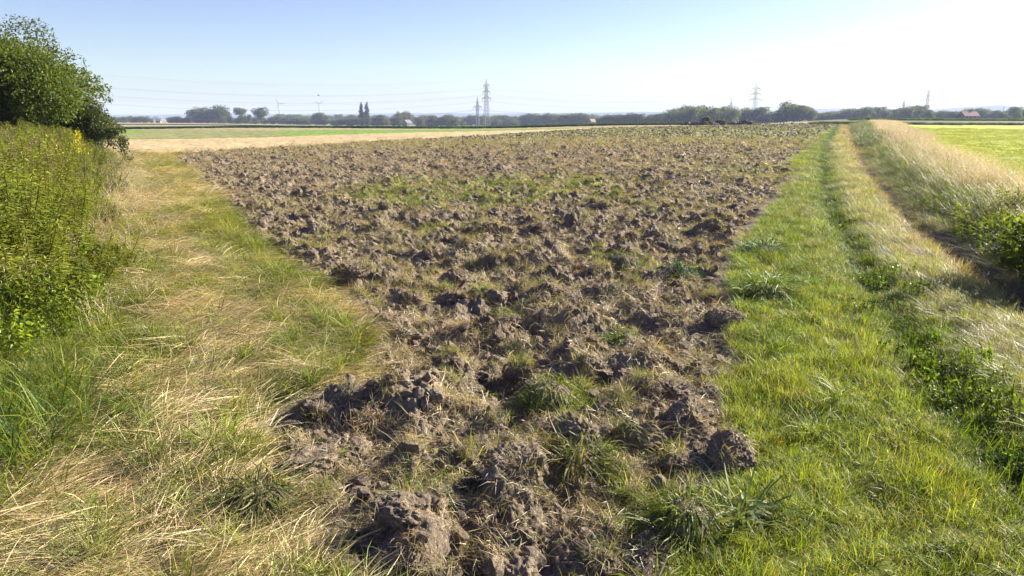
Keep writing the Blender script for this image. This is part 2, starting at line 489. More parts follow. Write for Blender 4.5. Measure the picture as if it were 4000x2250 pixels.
M_ground = ground_mat('grassland_ground')
M_soil = soil_mat('turned_soil')
M_clod = soil_mat('clod_soil', use_veg=False)
M_blade = foliage_mat('grass_blades')
M_straw = foliage_mat('straw_blades', trans=0.25, gloss=0.35, rough=0.45)
M_leaf_near = foliage_mat('hedge_leaves', fixed=((0.05, 0.088, 0.018), (0.145, 0.185, 0.026)), trans=0.4)
M_leaf_back = foliage_mat('grey_green_leaves', fixed=((0.06, 0.085, 0.03), (0.13, 0.15, 0.06)), trans=0.35)
M_leaf_far = foliage_mat('far_leaves', fixed=((0.045, 0.07, 0.024), (0.19, 0.23, 0.06)), trans=0.42, gloss=0.1)
M_leaf_pop = foliage_mat('poplar_leaves', fixed=((0.05, 0.08, 0.03), (0.17, 0.20, 0.08)), trans=0.3, gloss=0.1)
M_leaf_lite = foliage_mat('pale_far_leaves', fixed=((0.12, 0.13, 0.06), (0.24, 0.23, 0.12)), trans=0.3, gloss=0.1)
M_bark = simple('bark', (0.13, 0.10, 0.075), 0.9)
M_steel = simple('galvanised_steel', (0.33, 0.34, 0.35), 0.5, 0.3)
M_ceram = simple('insulator_glaze', (0.20, 0.16, 0.13), 0.3)
M_white = simple('turbine_white', (0.45, 0.46, 0.48), 0.5)
M_wire = simple('aluminium_cable', (0.25, 0.25, 0.26), 0.5, 0.3)

# ------------------------------------------------------------------ colours of the grass land, by place
def mixc(a, b, t):
    t = np.asarray(t)[:, None]
    return np.asarray(a) * (1 - t) + np.asarray(b) * t
GREEN = np.array([0.115, 0.170, 0.018]); LIMEG = np.array([0.235, 0.260, 0.022]); DGREEN = np.array([0.045, 0.090, 0.026])
STRAW = np.array([0.60, 0.47, 0.26]); PINK = np.array([0.50, 0.41, 0.315]); OLIVEC = np.array([0.165, 0.19, 0.055]); RED = np.array([0.22, 0.14, 0.095])

def blob(x, y, L):
    s = np.zeros(x.shape)
    for (u, v, rx, ry, a) in L:
        cx, cy = G(u, v)
        s = s + a * np.exp(-((x - cx) / rx) ** 2 - ((y - cy) / ry) ** 2)
    return s
STRAW_BLOBS = [(450, 500, .8, 4.0, .9), (440, 580, .5, 1.3, .8), (480, 640, .6, .9, .5), (640, 820, .55, .5, .7), (560, 870, .5, .3, .5), (820, 800, .3, .4, .4),
               (430, 960, .4, .25, .5), (600, 1060, .5, .25, .7), (560, 1330, .35, .35, 1.2), (100, 1350, .5, .3, .8), (300, 1250, .5, .3, .6), (700, 1400, .4, .2, .6),
               (900, 1000, .2, .2, .5), (330, 560, .35, 1.5, .8), (260, 980, .2, .2, .3), (820, 1350, .25, .2, .4), (20, 1400, .5, .2, .5), (700, 930, .4, .3, .3)]
GREEN_BLOBS = [(60, 1050, .5, .4, 1), (200, 860, .6, .5, .9), (380, 430, 1.2, 4, .8), (560, 560, .9, 2.0, .6), (640, 690, .5, .8, .7), (820, 830, .3, .3, .7), (400, 1090, .4, .2, .5), (90, 1200, .4, .2, .5)]
VEG_BLOBS = [(1050, 470, 1.9, 3.0, .8), (1250, 470, 2.2, 2.6, .85), (1150, 505, 1.6, 1.2, .85), (1420, 455, 1.5, 3.0, .7), (1570, 660, .5, .7, .5), (1600, 520, 1.2, 1.2, .45), (1850, 590, .8, 1.2, .4),
             (1110, 570, .5, .8, .4), (1440, 990, .3, .25, .6), (1400, 1040, .25, .2, .5), (1560, 840, .2, .25, .5), (1880, 430, 2, 5, .4), (760, 500, 1, 2, .3), (1740, 880, .25, .3, .45), (1480, 1160, .3, .2, .5), (1080, 1220, .25, .2, .6), (750, 1230, .25, .2, .6),
             (700, 640, .5, 1.0, .45), (840, 860, .3, .3, .5), (1270, 860, .2, .2, .3), (1640, 1220, .3, .1, .6), (860, 1130, .35, .25, -.7), (780, 1200, .2, .15, -.6), (1050, 1340, .25, .15, -.6), (1290, 1230, .2, .2, -.6), (880, 1010, .25, .2, -.4), (1750, 1100, .25, .3, -.5), (640, 450, 3, 6, -.25), (900, 410, 6, 7, -.2), (860, 830, .4, .5, -.4)]

LANE = line_xy([(380, 1000), (520, 800), (500, 700), (440, 590), (435, 500), (400, 440), (360, 392)])
def straw_amount(x, y):
    lane = .42 * np.exp(-((x - np.interp(y, *LANE)) / (.38 + .035 * y)) ** 2) * (y > 2.5)
    s = 0.45 + lane - .26 * sstep(6, 9, y) + 0.55 * fbm(x * 0.9, y * 0.6, 71, 3) + 0.45 * fbm(x * 2.6, y * 2.6, 72, 2) + 0.55 * blob(x, y, STRAW_BLOBS) - 0.6 * blob(x, y, GREEN_BLOBS)
    return np.clip(.5 + (s - .48) * 2.1, 0, 1)

def veg_amount(x, y):
    """How much green still stands on the ploughed land."""
    r = np.hypot(x, y)
    v = 0.235 + 0.32 * fbm(x * 0.5, y * 0.5, 81, 3) + 0.28 * fbm(x * 1.8, y * 1.8, 82, 2) + blob(x, y, VEG_BLOBS)
    v += np.interp(r, [0, 18, 45, 90], [0.0, 0.03, 0.24, 0.40]) + 0.12 * sstep(0, 30, x) - .12 * np.exp(-((y - 37) / 9) ** 2)
    return np.clip(v, 0, 1)

def cross(x, y):
    r1 = ext(RUT1, y); r2 = ext(RUT2, y)
    return r1, r2

def track_style(x, y):
    """tint, alternative tint, height factor for the verge, ruts, crown of the track."""
    r1, r2 = cross(x, y); xr = ext(XR, y)
    n = fbm(x * 0.8, y * 0.5, 91, 3); n2 = fbm(x * 3.2, y * 3.2, 92, 2)
    gap = np.maximum(r2 - r1, .3)
    t = mixc(LIMEG, GREEN, np.clip(0.45 + 0.6 * n, 0, 1))
    dry = np.clip(0.10 + 0.5 * n2 + 0.45 * n + 0.35 * sstep(-1.1, -0.4, (x - r1)) * sstep(6, 12, y), 0, 0.85)
    t = mixc(t[:, :] if t.ndim > 1 else t, OLIVEC, dry) if True else t
    wr = 0.19 + 0.004 * np.hypot(x, y)
    in1 = np.exp(-((x - r1) / wr) ** 2); in2 = np.exp(-((x - r2) / (wr * 1.25)) ** 2)
    mid = sstep(0.18, 0.45, (x - r1) / gap) * (x < r2 + .4)
    crown = mixc(mixc(OLIVEC, STRAW, np.full(len(x), .2)), PINK * .85, np.clip(0.38 + 0.7 * n + .6 * n2 + .35 * sstep(15, 40, y) - .3 * np.exp(-((y - 7.5) / 1.8) ** 2) + .5 * (sstep(.45, .8, (x - r1) / gap) - .5) * (y < 14), 0, 1))
    t = t * (1 - mid[:, None]) + crown * mid[:, None]
    t = t * (1 - in1[:, None]) + DGREEN * 1.25 * in1[:, None]
    t = t * (1 - in2[:, None] * .9) + RED * in2[:, None] * .9
    hgt = 1 + 1.5 * mid - 0.35 * in1 - 0.55 * in2
    return t, hgt, in1, in2, mid

# ------------------------------------------------------------------ ground sheet, cut into its fields
az_d = np.radians(np.linspace(-41, 41, 860))
az_l = np.radians(np.linspace(-180, -41, 46)[:-1]); az_r = np.radians(np.linspace(41, 180, 46)[1:-1])
AZ = np.concatenate([az_l, az_d, az_r])
rs = [0.5]
while rs[-1] < 6800:
    r = rs[-1]
    f = 0.02 if r < 1.6 else (0.0052 if r < 45 else (0.009 if r < 130 else (0.014 if r < 400 else 0.06)))
    rs.append(r * (1 + f))
RR = np.array(rs)
nA, nR = len(AZ), len(RR)
X = (RR[:, None] * np.sin(AZ)[None]).ravel(); Y = (RR[:, None] * np.cos(AZ)[None]).ravel()
Z = H(X, Y)
ZN = zones(X, Y)
rr_ = np.hypot(X, Y)
tint = np.tile(np.array([0.11, 0.115, 0.05]), (len(X), 1))
def setc(zone, fn):
    k = ZN == zone
    if k.any(): tint[k] = fn(X[k], Y[k])
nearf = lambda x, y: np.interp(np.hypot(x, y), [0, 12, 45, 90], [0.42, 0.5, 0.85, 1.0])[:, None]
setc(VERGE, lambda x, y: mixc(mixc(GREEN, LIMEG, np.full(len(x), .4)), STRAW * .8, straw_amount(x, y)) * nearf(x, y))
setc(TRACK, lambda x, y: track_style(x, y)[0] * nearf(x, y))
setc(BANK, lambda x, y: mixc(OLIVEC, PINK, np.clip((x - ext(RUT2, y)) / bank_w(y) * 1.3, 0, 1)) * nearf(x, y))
setc(MEADOW, lambda x, y: mixc([0.36, 0.40, 0.035], [0.29, 0.33, 0.04], np.clip(.5 + .7 * fbm(x * .25, y * .12, 40, 3), 0, 1)))
setc(STUB, lambda x, y: mixc([0.48, 0.36, 0.20], [0.36, 0.28, 0.14], np.clip(.4 + .7 * fbm(x * .08 + y * .3, y * .5, 41, 4), 0, 1)))
setc(OLV, lambda x, y: mixc([0.24, 0.235, 0.10], [0.19, 0.20, 0.07], np.clip(.5 + .6 * fbm(x * .1, y * .1, 42, 3), 0, 1)))
setc(BRN, lambda x, y: mixc([0.32, 0.24, 0.17], [0.27, 0.2, 0.14], vn(x * .2, y * .1, 43)))
setc(LIM, lambda x, y: mixc([0.15, 0.24, 0.035], [0.17, 0.26, 0.05], vn(x * .05, y * .1, 44)))
setc(TAN, lambda x, y: mixc([0.34, 0.27, 0.17], [0.28, 0.24, 0.13], vn(x * .01, y * .04, 45)))
def farm_col(x, y):
    c = mixc([0.16, 0.17, 0.07], [0.30, 0.25, 0.14], sstep(.45, .55, vn(x * .004, y * .012, 46)))
    right = (x > 0.4 * y) & (y > 140)
    c[right] = mixc([0.13, 0.15, 0.05], [0.17, 0.15, 0.09], sstep(.4, .6, vn(x[right] * .01, y[right] * .03, 47)))
    return c
setc(FARM, farm_col)
veg = np.zeros(len(X)); k = ZN == PLOW
veg[k] = veg_amount(X[k], Y[k]) * np.interp(rr_[k], [0, 15, 40], [.35, .75, 1.0])

ii, jj = np.meshgrid(np.arange(nR - 1), np.arange(nA), indexing='ij')
j2 = (jj + 1) % nA
Q = np.stack([ii * nA + jj, ii * nA + j2, (ii + 1) * nA + j2, (ii + 1) * nA + jj], -1).reshape(-1, 4)[:, ::-1]
V = np.stack([X, Y, Z], 1)
qz = ZN[Q[:, 0]]
NAMES = {VERGE: ('grass_verge', M_ground), PLOW: ('ploughed_field', M_soil), TRACK: ('farm_track', M_ground), BANK: ('grass_bank', M_ground),
         MEADOW: ('mown_meadow', M_ground), STUB: ('stubble_field', M_ground), OLV: ('olive_green_field', M_ground), BRN: ('bare_brown_field', M_ground),
         LIM: ('bright_green_field', M_ground), TAN: ('tan_harvested_field', M_ground), FARM: ('farmland', M_ground)}
for z_, (nm, mt) in NAMES.items():
    q = Q[qz == z_]
    tri = None
    if z_ == VERGE:   # close the small hole under the viewer
        c = len(V); ring = np.arange(nA)
    if len(q) == 0: continue
    idx, inv = np.unique(q, return_inverse=True)
    inv = inv.reshape(-1, 4)
    me = mesh_from(nm, V[idx], inv, attrs={'tint': tint[idx], 'veg': veg[idx]}, smooth=(z_ != PLOW))
    tag(obj(nm, me, mt), kind='structure')
cen = np.array([[0, 0, float(H(np.array([0.]), np.array([0.]))[0])]])
tr = [(0, 1 + j, 1 + (j + 1) % nA) for j in range(nA)]
me = mesh_from('ground', np.concatenate([cen, V[:nA]]), None, [t[::-1] for t in tr], attrs={'tint': np.tile([.08, .08, .04], (nA + 1, 1))})
tag(obj('ground', me, M_ground), kind='structure')
print('ground', nA * nR)

# ------------------------------------------------------------------ hills on the horizon
def hills():
    az = np.radians(np.linspace(-50, 50, 700)); d = np.linspace(4300, 6400, 16)
    A, D = np.meshgrid(az, d)
    u = 2000 + F * np.tan(A)
    top = np.interp(u, [-400, 300, 620, 900, 1300, 1600, 2000, 2300, 2500, 2700, 2950, 3050, 3120, 3280, 3400, 3600, 3720, 3850, 3950, 4100, 5000],
                       [9, 9, 8, 10, 11, 14, 13, 16, 19, 18, 24, 22, 30, 33, 24, 28, 38, 45, 38, 30, 30])
    hgt = top / 3064 * 5200 + 2.0 + 2.0 * fbm(u * .02, D * .002, 3, 3) + 1.6 * fbm(u * .15, D * .01, 4, 2)
    prof = np.sin(np.clip((D - 4300) / 1900, 0, 1) * PI) ** 0.7
    z = -14 + (hgt + 12) * prof
    V = np.stack([D * np.tan(A), D, z], -1).reshape(-1, 3)
    n, m = A.shape
    q = [(i * m + j, i * m + j + 1, (i + 1) * m + j + 1, (i + 1) * m + j) for i in range(n - 1) for j in range(m - 1)]
    me = mesh_from('wooded_hills', V, q, attrs={'tint': np.tile([.05, .075, .03], (len(V), 1))}, smooth=True)
    tag(obj('wooded_hills', me, M_ground), kind='structure')
hills()

# ------------------------------------------------------------------ grass and plant shapes
def blades(n, rad, ln, el, width, phi=(0, 2 * PI), droop=1.0, z0=(0, 0), segs=3, altp=0.3, seed=0, head=0.0, outward=0.0, brv=(0.7, 1.25)):
    """n tapered, bending blades; returns V, quads, tris, k, br."""
    R = np.random.default_rng(seed)
    a = R.uniform(0, 2 * PI, n); rr = rad * np.sqrt(R.uniform(0, 1, n))
    rx, ry = rr * np.cos(a), rr * np.sin(a)
    ph = R.uniform(phi[0], phi[1], n)
    ph = np.where(R.uniform(0, 1, n) < outward, a, ph)
    L = R.uniform(ln[0], ln[1], n); e = np.radians(R.uniform(el[0], el[1], n)); wd = R.uniform(width[0], width[1], n)
    dr = droop * R.uniform(0.4, 1.4, n)
    side = R.uniform(-0.6, 0.6, n)
    P = np.zeros((n, segs + 1, 3)); P[:, 0, 0] = rx; P[:, 0, 1] = ry; P[:, 0, 2] = R.uniform(z0[0], z0[1], n)
    for s in range(segs):
        ee = e - dr * (s + .3) / segs; pp = ph + side * s / segs
        st = (L / segs)[:, None] * np.stack([np.cos(ee) * np.cos(pp), np.cos(ee) * np.sin(pp), np.sin(ee)], 1)
        P[:, s + 1] = P[:, s] + st
    if max(el) < 40: P[:, :, 2] = np.maximum(P[:, :, 2], 0.004 + 0.02 * R.uniform(0, 1, (n, 1)))
    rol = R.uniform(-0.9, 0.9, n)
    Wv = np.stack([-np.sin(ph) * np.cos(rol), np.cos(ph) * np.cos(rol), np.sin(rol)], 1)
    tp = np.linspace(1, 0, segs + 1) ** 0.6; tp[0] = .7
    Vs = []; q = []; t = []
    for s in range(segs):
        Vs.append(P[:, s] - Wv * (wd * tp[s] / 2)[:, None]); Vs.append(P[:, s] + Wv * (wd * tp[s] / 2)[:, None])
    Vs.append(P[:, segs])
    V = np.stack(Vs, 1)                     # n, 2*segs+1, 3
    m = 2 * segs + 1
    b = np.arange(n) * m
    for s in range(segs - 1):
        q.append(np.stack([b + 2 * s, b + 2 * s + 1, b + 2 * s + 3, b + 2 * s + 2], 1))
    t.append(np.stack([b + 2 * segs - 2, b + 2 * segs - 1, b + 2 * segs], 1))
    k = (R.uniform(0, 1, n) < altp) * 1.0 * R.uniform(.7, 1, n) + R.uniform(0, .15, n)
    br = R.uniform(brv[0], brv[1], n)
    V = V.reshape(-1, 3); k = np.repeat(k, m); br = np.repeat(br, m)
    q = np.concatenate(q) if q else np.zeros((0, 4), int); t = np.concatenate(t)
    if head > 0:                            # feathery seed heads: small slivers round the upper quarter of the blade
        hv = []; hq = []; off = len(V)
        tipd = P[:, segs] - P[:, segs - 1]
        for h in range(7):
            f = 1 - h / 7 * 0.8
            c = P[:, segs] - tipd * (h / 7) * .9
            dd = R.normal(0, 1, (n, 3)); dd[:, 2] = np.abs(dd[:, 2]) + .6; dd /= np.linalg.norm(dd, axis=1)[:, None]
            ss = np.cross(dd, R.normal(0, 1, (n, 3))); ss /= np.linalg.norm(ss, axis=1)[:, None]
            l = head * R.uniform(.6, 1.1, n)[:, None]
            V4 = np.stack([c, c + dd * l * .5 + ss * l * .09, c + dd * l, c + dd * l * .5 - ss * l * .09], 1).reshape(-1, 3)
            hv.append(V4); hq.append(off + np.arange(n)[:, None] * 4 + np.arange(4)); off += 4 * n
        V = np.concatenate([V] + hv); q = np.concatenate([q] + hq)
        k = np.concatenate([k, np.ones(7 * 4 * n)]); br = np.concatenate([br, np.repeat(R.uniform(.8, 1.2, 7 * n), 4)])
    return V, q, t, k, br

def leaves(C, D, ln, wd, seed=0, fold=True, altp=.4, brv=(.6, 1.3)):
    """Leaves at points C pointing along D: a pointed oval of four triangles folded along the midrib."""
    R = np.random.default_rng(seed); n = len(C)
    D = D / (np.linalg.norm(D, axis=1)[:, None] + 1e-9)
    S = np.cross(D, R.normal(0, .5, (n, 3)) + [0, 0, 1]); S /= np.linalg.norm(S, axis=1)[:, None] + 1e-9
    Nn = np.cross(S, D)
    L = (ln * R.uniform(.6, 1.2, n))[:, None]; W = L * wd
    V = np.stack([C, C + D * L * .42 + S * W * .5 + Nn * W * .15, C + D * L - Nn * L * .12, C + D * L * .42 - S * W * .5 + Nn * W * .15], 1)
    b = np.arange(n) * 4
    t = np.concatenate([np.stack([b, b + 1, b + 2], 1), np.stack([b, b + 2, b + 3], 1)])
    k = np.clip(R.uniform(0, 1, n) + (altp - .5), 0, 1); br = R.uniform(brv[0], brv[1], n)
    return V.reshape(-1, 3), t, np.repeat(k, 4), np.repeat(br, 4)

PROTO = {}
def proto(kind, data, mat):
    V, q, t, k, br = data
    me = mesh_from(kind + '_shape', V, q if len(q) else None, t, attrs={'k': k, 'br': br})
    o = bpy.data.objects.new(kind + '_shape', me); me.materials.append(mat)
    PROTO.setdefault(kind, []).append(o)

for s in range(4):
    proto('lawn', blades(46, .10, (.05, .13), (35, 88), (.0035, .006), droop=.7, altp=.22, seed=s, outward=.3), M_blade)
    proto('lush', blades(55, .06, (.14, .30), (40, 85), (.005, .009), droop=1.5, altp=.12, seed=10 + s, outward=.6), M_blade)
    proto('lodged', blades(44, .17, (.12, .44), (-4, 30), (.0026, .0048), phi=(-.7, .7), droop=.5, z0=(0, .07), altp=.35, seed=20 + s), M_straw)
    proto('litter', blades(30, .11, (.04, .17), (-15, 45), (.003, .006), droop=.9, z0=(0, .03), altp=.4, seed=30 + s, segs=2), M_straw)
    proto('midgrass', blades(38, .13, (.14, .42), (40, 84), (.0028, .0048), phi=(PI * .6, PI * 1.3), droop=.9, altp=.5, seed=40 + s, head=.012), M_straw)
    proto('tallgrass', blades(26, .13, (.45, .95), (68, 90), (.003, .005), droop=.55, altp=.5, seed=50 + s, head=.030), M_straw)
    proto('reedy', blades(34, .14, (.25, .65), (50, 88), (.006, .011), droop=1.0, altp=.2, seed=60 + s, outward=.3), M_blade)
    # coarse clumps for farther off
    proto('farlawn', blades(60, .30, (.06, .20), (35, 88), (.012, .022), droop=.7, altp=.3, seed=70 + s, segs=2), M_blade)
    proto('fartall', blades(50, .35, (.45, 1.0), (65, 90), (.010, .02), droop=.5, altp=.5, seed=80 + s, segs=2, head=.06), M_straw)

def herb(seed, h, nst, leaf, perm, spread, wd=.5):
    R = np.random.default_rng(seed)
    C = []; D = []
    Vt = []; q_ = []; off = 0; kk = []; bb = []
    for s in range(nst):
        a = R.uniform(0, 2 * PI); rx, ry = spread * math.sqrt(R.uniform()) * np.array([math.cos(a), math.sin(a)])
        lean = R.normal(0, .12, 2); hh = h * R.uniform(.7, 1.1)
        P = np.array([[rx + lean[0] * t * hh, ry + lean[1] * t * hh, t * hh] for t in (0, .5, 1)])
        wv = .004 if h > .8 else .0025
        for sx in (np.array([1, 0, 0]), np.array([0, 1, 0])):
            Vt.append(np.concatenate([P - sx * wv, P + sx * wv])); 
            q_ += [[off, off + 1, off + 4, off + 3], [off + 1, off + 2, off + 5, off + 4]]; off += 6
            kk += [0.0] * 6; bb += [.7] * 6
        nl = int(perm * hh)
        lo = 0.42 if h > .8 else .1
        for i in range(nl):
            t = lo + (1 - lo) * (i + R.uniform()) / nl
            aa = i * 2.4 + R.uniform(-.4, .4)
            C.append([rx + lean[0] * t * hh, ry + lean[1] * t * hh, t * hh])
            D.append([math.cos(aa), math.sin(aa), R.uniform(-.9, .35)])
    V, t, k, br = leaves(np.array(C), np.array(D), leaf, wd, seed, altp=.5)
    t = t + off
    return np.concatenate(Vt + [V]), np.array(q_), t, np.concatenate([kk, k]), np.concatenate([bb, br])
for s in range(4):
    proto('weed', herb(100 + s, 1.45, 6, .088, 52, .15, .24), M_blade)
    proto('nettle', herb(110 + s, .42, 6, .055, 55, .12, .5), M_blade)
    proto('clover', herb(120 + s, .10, 12, .028, 110, .11, .7), M_blade)

def seedtop(seed):      # brownish flowering tops that stand over the weeds
    R = np.random.default_rng(seed); C = []; D = []
    for s in range(5):
        a = R.uniform(0, 2 * PI); rx, ry = .12 * math.cos(a), .12 * math.sin(a)
        for i in range(46):
            t = R.uniform(0, 1)
            C.append([rx + R.normal(0, .02 * (1.1 - t)), ry + R.normal(0, .02 * (1.1 - t)), 1.05 + .42 * t]); D.append([R.normal(), R.normal(), 1.2])
    V, t, k, br = leaves(np.array(C), np.array(D), .035, .4, seed)
    return V, np.zeros((0, 4), int), t, k, br
for s in range(3): proto('seedtop', seedtop(130 + s), M_straw)

# clods of earth
def ico(sub):
    import bmesh
    bm = bmesh.new(); bmesh.ops.create_icosphere(bm, subdivisions=sub, radius=1)
    V = np.array([v.co[:] for v in bm.verts]); Fc = np.array([[v.index for v in f.verts] for f in bm.faces]); bm.free()
    return V, Fc
ICO5, ICO4, ICO2 = ico(5), ico(4), ico(2)
def n3(P, s, o=3):
    return (fbm(P[:, 0] + P[:, 2] * .7, P[:, 1] + P[:, 2] * .4, s, o) + fbm(P[:, 2] + 7, P[:, 0] * .8 - P[:, 1] * .6, s + 3, o)) * .5
def clod_mesh(seed, hi=True):
    V, Fc = (ICO5 if hi else ICO2); V = V.copy(); R = np.random.default_rng(seed)
    # cut with random planes: broken faces
    for _ in range(7):
        n = R.normal(0, 1, 3); n /= np.linalg.norm(n); d = R.uniform(.55, .85)
        h = V @ n - d
        V = V - np.where(h > 0, h * .85, 0)[:, None] * n
    nn = V / np.linalg.norm(V, axis=1)[:, None]
    amp = (.34 if hi else .42) * n3(V * 1.6, seed * 3 + 1) + (0 if hi else .3 * n3(V * 4.5, seed + 2, 2)) + ((.16 - .5 * np.abs(n3(V * 3.2, seed * 3 + 2, 3))) + .12 * n3(V * 9, seed + 5, 3) + .07 * n3(V * 24, seed + 6, 2) if hi else 0)
    V = V + nn * np.asarray(amp)[:, None]
    V = V * np.array([1, R.uniform(.65, .95), R.uniform(.5, .85)])
    return mesh_from('earth_clod', V, None, Fc)
CLODS = [clod_mesh(s) for s in range(12)]
for s in range(5):
    me = clod_mesh(40 + s, False); me.name = 'far_clod_shape'; me.materials.append(M_clod)
    PROTO.setdefault('clod', []).append(bpy.data.objects.new('far_clod_shape', me))

# ------------------------------------------------------------------ scattering
def eul(nrm, spin):
    n = nrm / np.linalg.norm(nrm, axis=1)[:, None]
    ref = np.stack([np.cos(spin), np.sin(spin), np.zeros(len(spin))], 1)
    xa = ref - n * (ref * n).sum(1)[:, None]; xa /= np.linalg.norm(xa, axis=1)[:, None]
    ya = np.cross(n, xa)
    return np.stack([np.arctan2(ya[:, 2], n[:, 2]), -np.arcsin(np.clip(xa[:, 2], -1, 1)), np.arctan2(xa[:, 1], xa[:, 0])], 1)

def normals(x, y, e=0.05):
    hx = (H(x + e, y) - H(x - e, y)) / (2 * e); hy = (H(x, y + e) - H(x, y - e)) / (2 * e)
    return np.stack([-hx, -hy, np.ones(len(x))], 1)

def scatter(name, kinds, P, rot, scl, tn=None, alt=None, group=None):
    n = len(P)
    if n == 0: return
    me = bpy.data.meshes.new(name)
    me.vertices.add(n); me.vertices.foreach_set('co', np.asarray(P, np.float32).ravel())
    def at(nm, tp, key, a):
        q = me.attributes.new(nm, tp, 'POINT'); q.data.foreach_set(key, np.asarray(a, np.float32).ravel())
    at('rot', 'FLOAT_VECTOR', 'vector', rot); at('scl', 'FLOAT_VECTOR', 'vector', scl)
    if tn is not None:
        at('tint', 'FLOAT_COLOR', 'color', np.concatenate([tn, np.ones((n, 1))], 1))
        at('alt', 'FLOAT_COLOR', 'color', np.concatenate([alt, np.ones((n, 1))], 1))
    o = obj(name, me)
    c = bpy.data.collections.new(name + '_shapes')
    kinds = list(dict.fromkeys(kinds))
    for k in kinds:
        for p in PROTO[k]: c.objects.link(p)
    ng = bpy.data.node_groups.new(name, 'GeometryNodeTree')
    ng.interface.new_socket('Geometry', in_out='INPUT', socket_type='NodeSocketGeometry')
    ng.interface.new_socket('Geometry', in_out='OUTPUT', socket_type='NodeSocketGeometry')
    N, L = ng.nodes, ng.links
    gi = N.new('NodeGroupInput'); go = N.new('NodeGroupOutput')
    ci = N.new('GeometryNodeCollectionInfo'); ci.inputs['Collection'].default_value = c
    ci.inputs['Separate Children'].default_value = True; ci.inputs['Reset Children'].default_value = True
    ip = N.new('GeometryNodeInstanceOnPoints'); ip.inputs['Pick Instance'].default_value = True
    def na(nm):
        a = N.new('GeometryNodeInputNamedAttribute'); a.data_type = 'FLOAT_VECTOR'; a.inputs['Name'].default_value = nm; return a.outputs[0]
    er = N.new('FunctionNodeEulerToRotation'); L.new(na('rot'), er.inputs[0])
    ri = N.new('FunctionNodeRandomValue'); ri.data_type = 'INT'
    tot = sum(len(PROTO[k]) for k in kinds)
    for s_ in ri.inputs:
        if s_.name == 'Max' and s_.type == 'INT': s_.default_value = tot - 1
        if s_.name == 'Min' and s_.type == 'INT': s_.default_value = 0
    out = [q for q in ri.outputs if q.type == 'INT'][0]
    L.new(gi.outputs[0], ip.inputs['Points']); L.new(ci.outputs[0], ip.inputs['Instance'])
    L.new(out, ip.inputs['Instance Index']); L.new(er.outputs[0], ip.inputs['Rotation']); L.new(na('scl'), ip.inputs['Scale'])
    L.new(ip.outputs[0], go.inputs[0])
    md = o.modifiers.new('scatter', 'NODES'); md.node_group = ng
    tag(o, kind='stuff')
    print(name, n)
    return o

def sample(D0, r0, p, R0, R1, az=(-42, 42)):
    """Points in the field of view sector, D0 per square metre up to r0, thinning as r^-p beyond."""
    a0, a1 = np.radians(az[0]), np.radians(az[1])
    g = np.exp(np.linspace(math.log(R0), math.log(R1), 400))
    d = D0 * np.minimum(1, (r0 / g) ** p) * g * (a1 - a0)
    cum = np.concatenate([[0], np.cumsum((d[1:] + d[:-1]) / 2 * np.diff(g))])
    n = int(cum[-1])
    r = np.interp(RNG.uniform(0, cum[-1], n), cum, g); a = RNG.uniform(a0, a1, n)
    return r * np.sin(a), r * np.cos(a), r

def jitter(c, a=.18):
    n = len(c)
    return np.clip(c * (1 + RNG.normal(0, a, (n, 1))) * (1 + RNG.normal(0, a * .35, (n, 3))), 0.004, .8)

def rnd(a, b, n): return RNG.uniform(a, b, n)

# --- left verge: flattened straw, flowing in swathes
def place(x, y, sc_, spin, tn, alt, name, kinds, tilt=True, sink=0.0, sz=None):
    z = H(x, y) - sink
    nrm = normals(x, y) if tilt else np.tile([0, 0, 1.], (len(x), 1))
    if tilt == 'half': nrm = normals(x, y); nrm[:, :2] *= .4
    S = np.stack([sc_, sc_, sc_ if sz is None else sz], 1)
    return scatter(name, kinds, np.stack([x, y, z], 1), eul(nrm, spin), S, tn, alt)

x, y, r = sample(190, 6, 1.55, 1.2, 45)
zz = zones(x, y); k = zz == VERGE; x, y, r = x[k], y[k], r[k]
k = x < 0; x, y, r = x[k], y[k], r[k]; wx_ = ext(XW, y)
s = straw_amount(x, y)
k = (RNG.uniform(0, 1, len(x)) < .25 + .9 * s) & (x > wx_ - .3)
x, y, r, s = x[k], y[k], r[k], s[k]
flow = np.interp(y, [2.5, 4, 6, 9, 15], [1.35, 1.05, .65, .2, .05]) + 1.3 * fbm(x * .8, y * .8, 61, 2) + RNG.normal(0, .38, len(x)) + PI * (RNG.uniform(0, 1, len(x)) < .2)
base_t = mixc(mixc(GREEN, LIMEG, rnd(0, 1, len(x))), STRAW, np.clip(s * 1.25 - .12 + RNG.normal(0, .12, len(x)), 0, 1))
place(x, y, np.interp(r, [0, 6, 20, 45], [.8, .9, 1.6, 2.4]) * rnd(.7, 1.2, len(x)), flow, jitter(base_t), jitter(mixc(STRAW * 1.15, OLIVEC, rnd(0, .6, len(x)))), 'flattened_straw', ['lodged'])

x, y, r = sample(260, 6, 1.4, 1.2, 45)
k = zones(x, y) == VERGE; x, y, r = x[k], y[k], r[k]
s = straw_amount(x, y); k = (RNG.uniform(0, 1, len(x)) < 1.1 - .8 * s) & (x > ext(XW, y) - .2); x, y, r, s = x[k], y[k], r[k], s[k]
t = mixc(mixc(GREEN * 1.1, DGREEN, rnd(0, .6, len(x))), LIMEG, np.clip(rnd(0, .8, len(x)) + .3 * sstep(7, 12, y), 0, 1))
place(x, y, np.interp(r, [0, 6, 20, 45], [.9, 1, 1.8, 3]) * rnd(.6, 1.3, len(x)), rnd(0, 6.28, len(x)), jitter(t), jitter(mixc(OLIVEC, STRAW, rnd(0, .8, len(x)))), 'verge_grass', ['lawn', 'lush'], sz=np.interp(r, [0, 20], [.9, 1.1]) * rnd(.6, 1.2, len(x)))

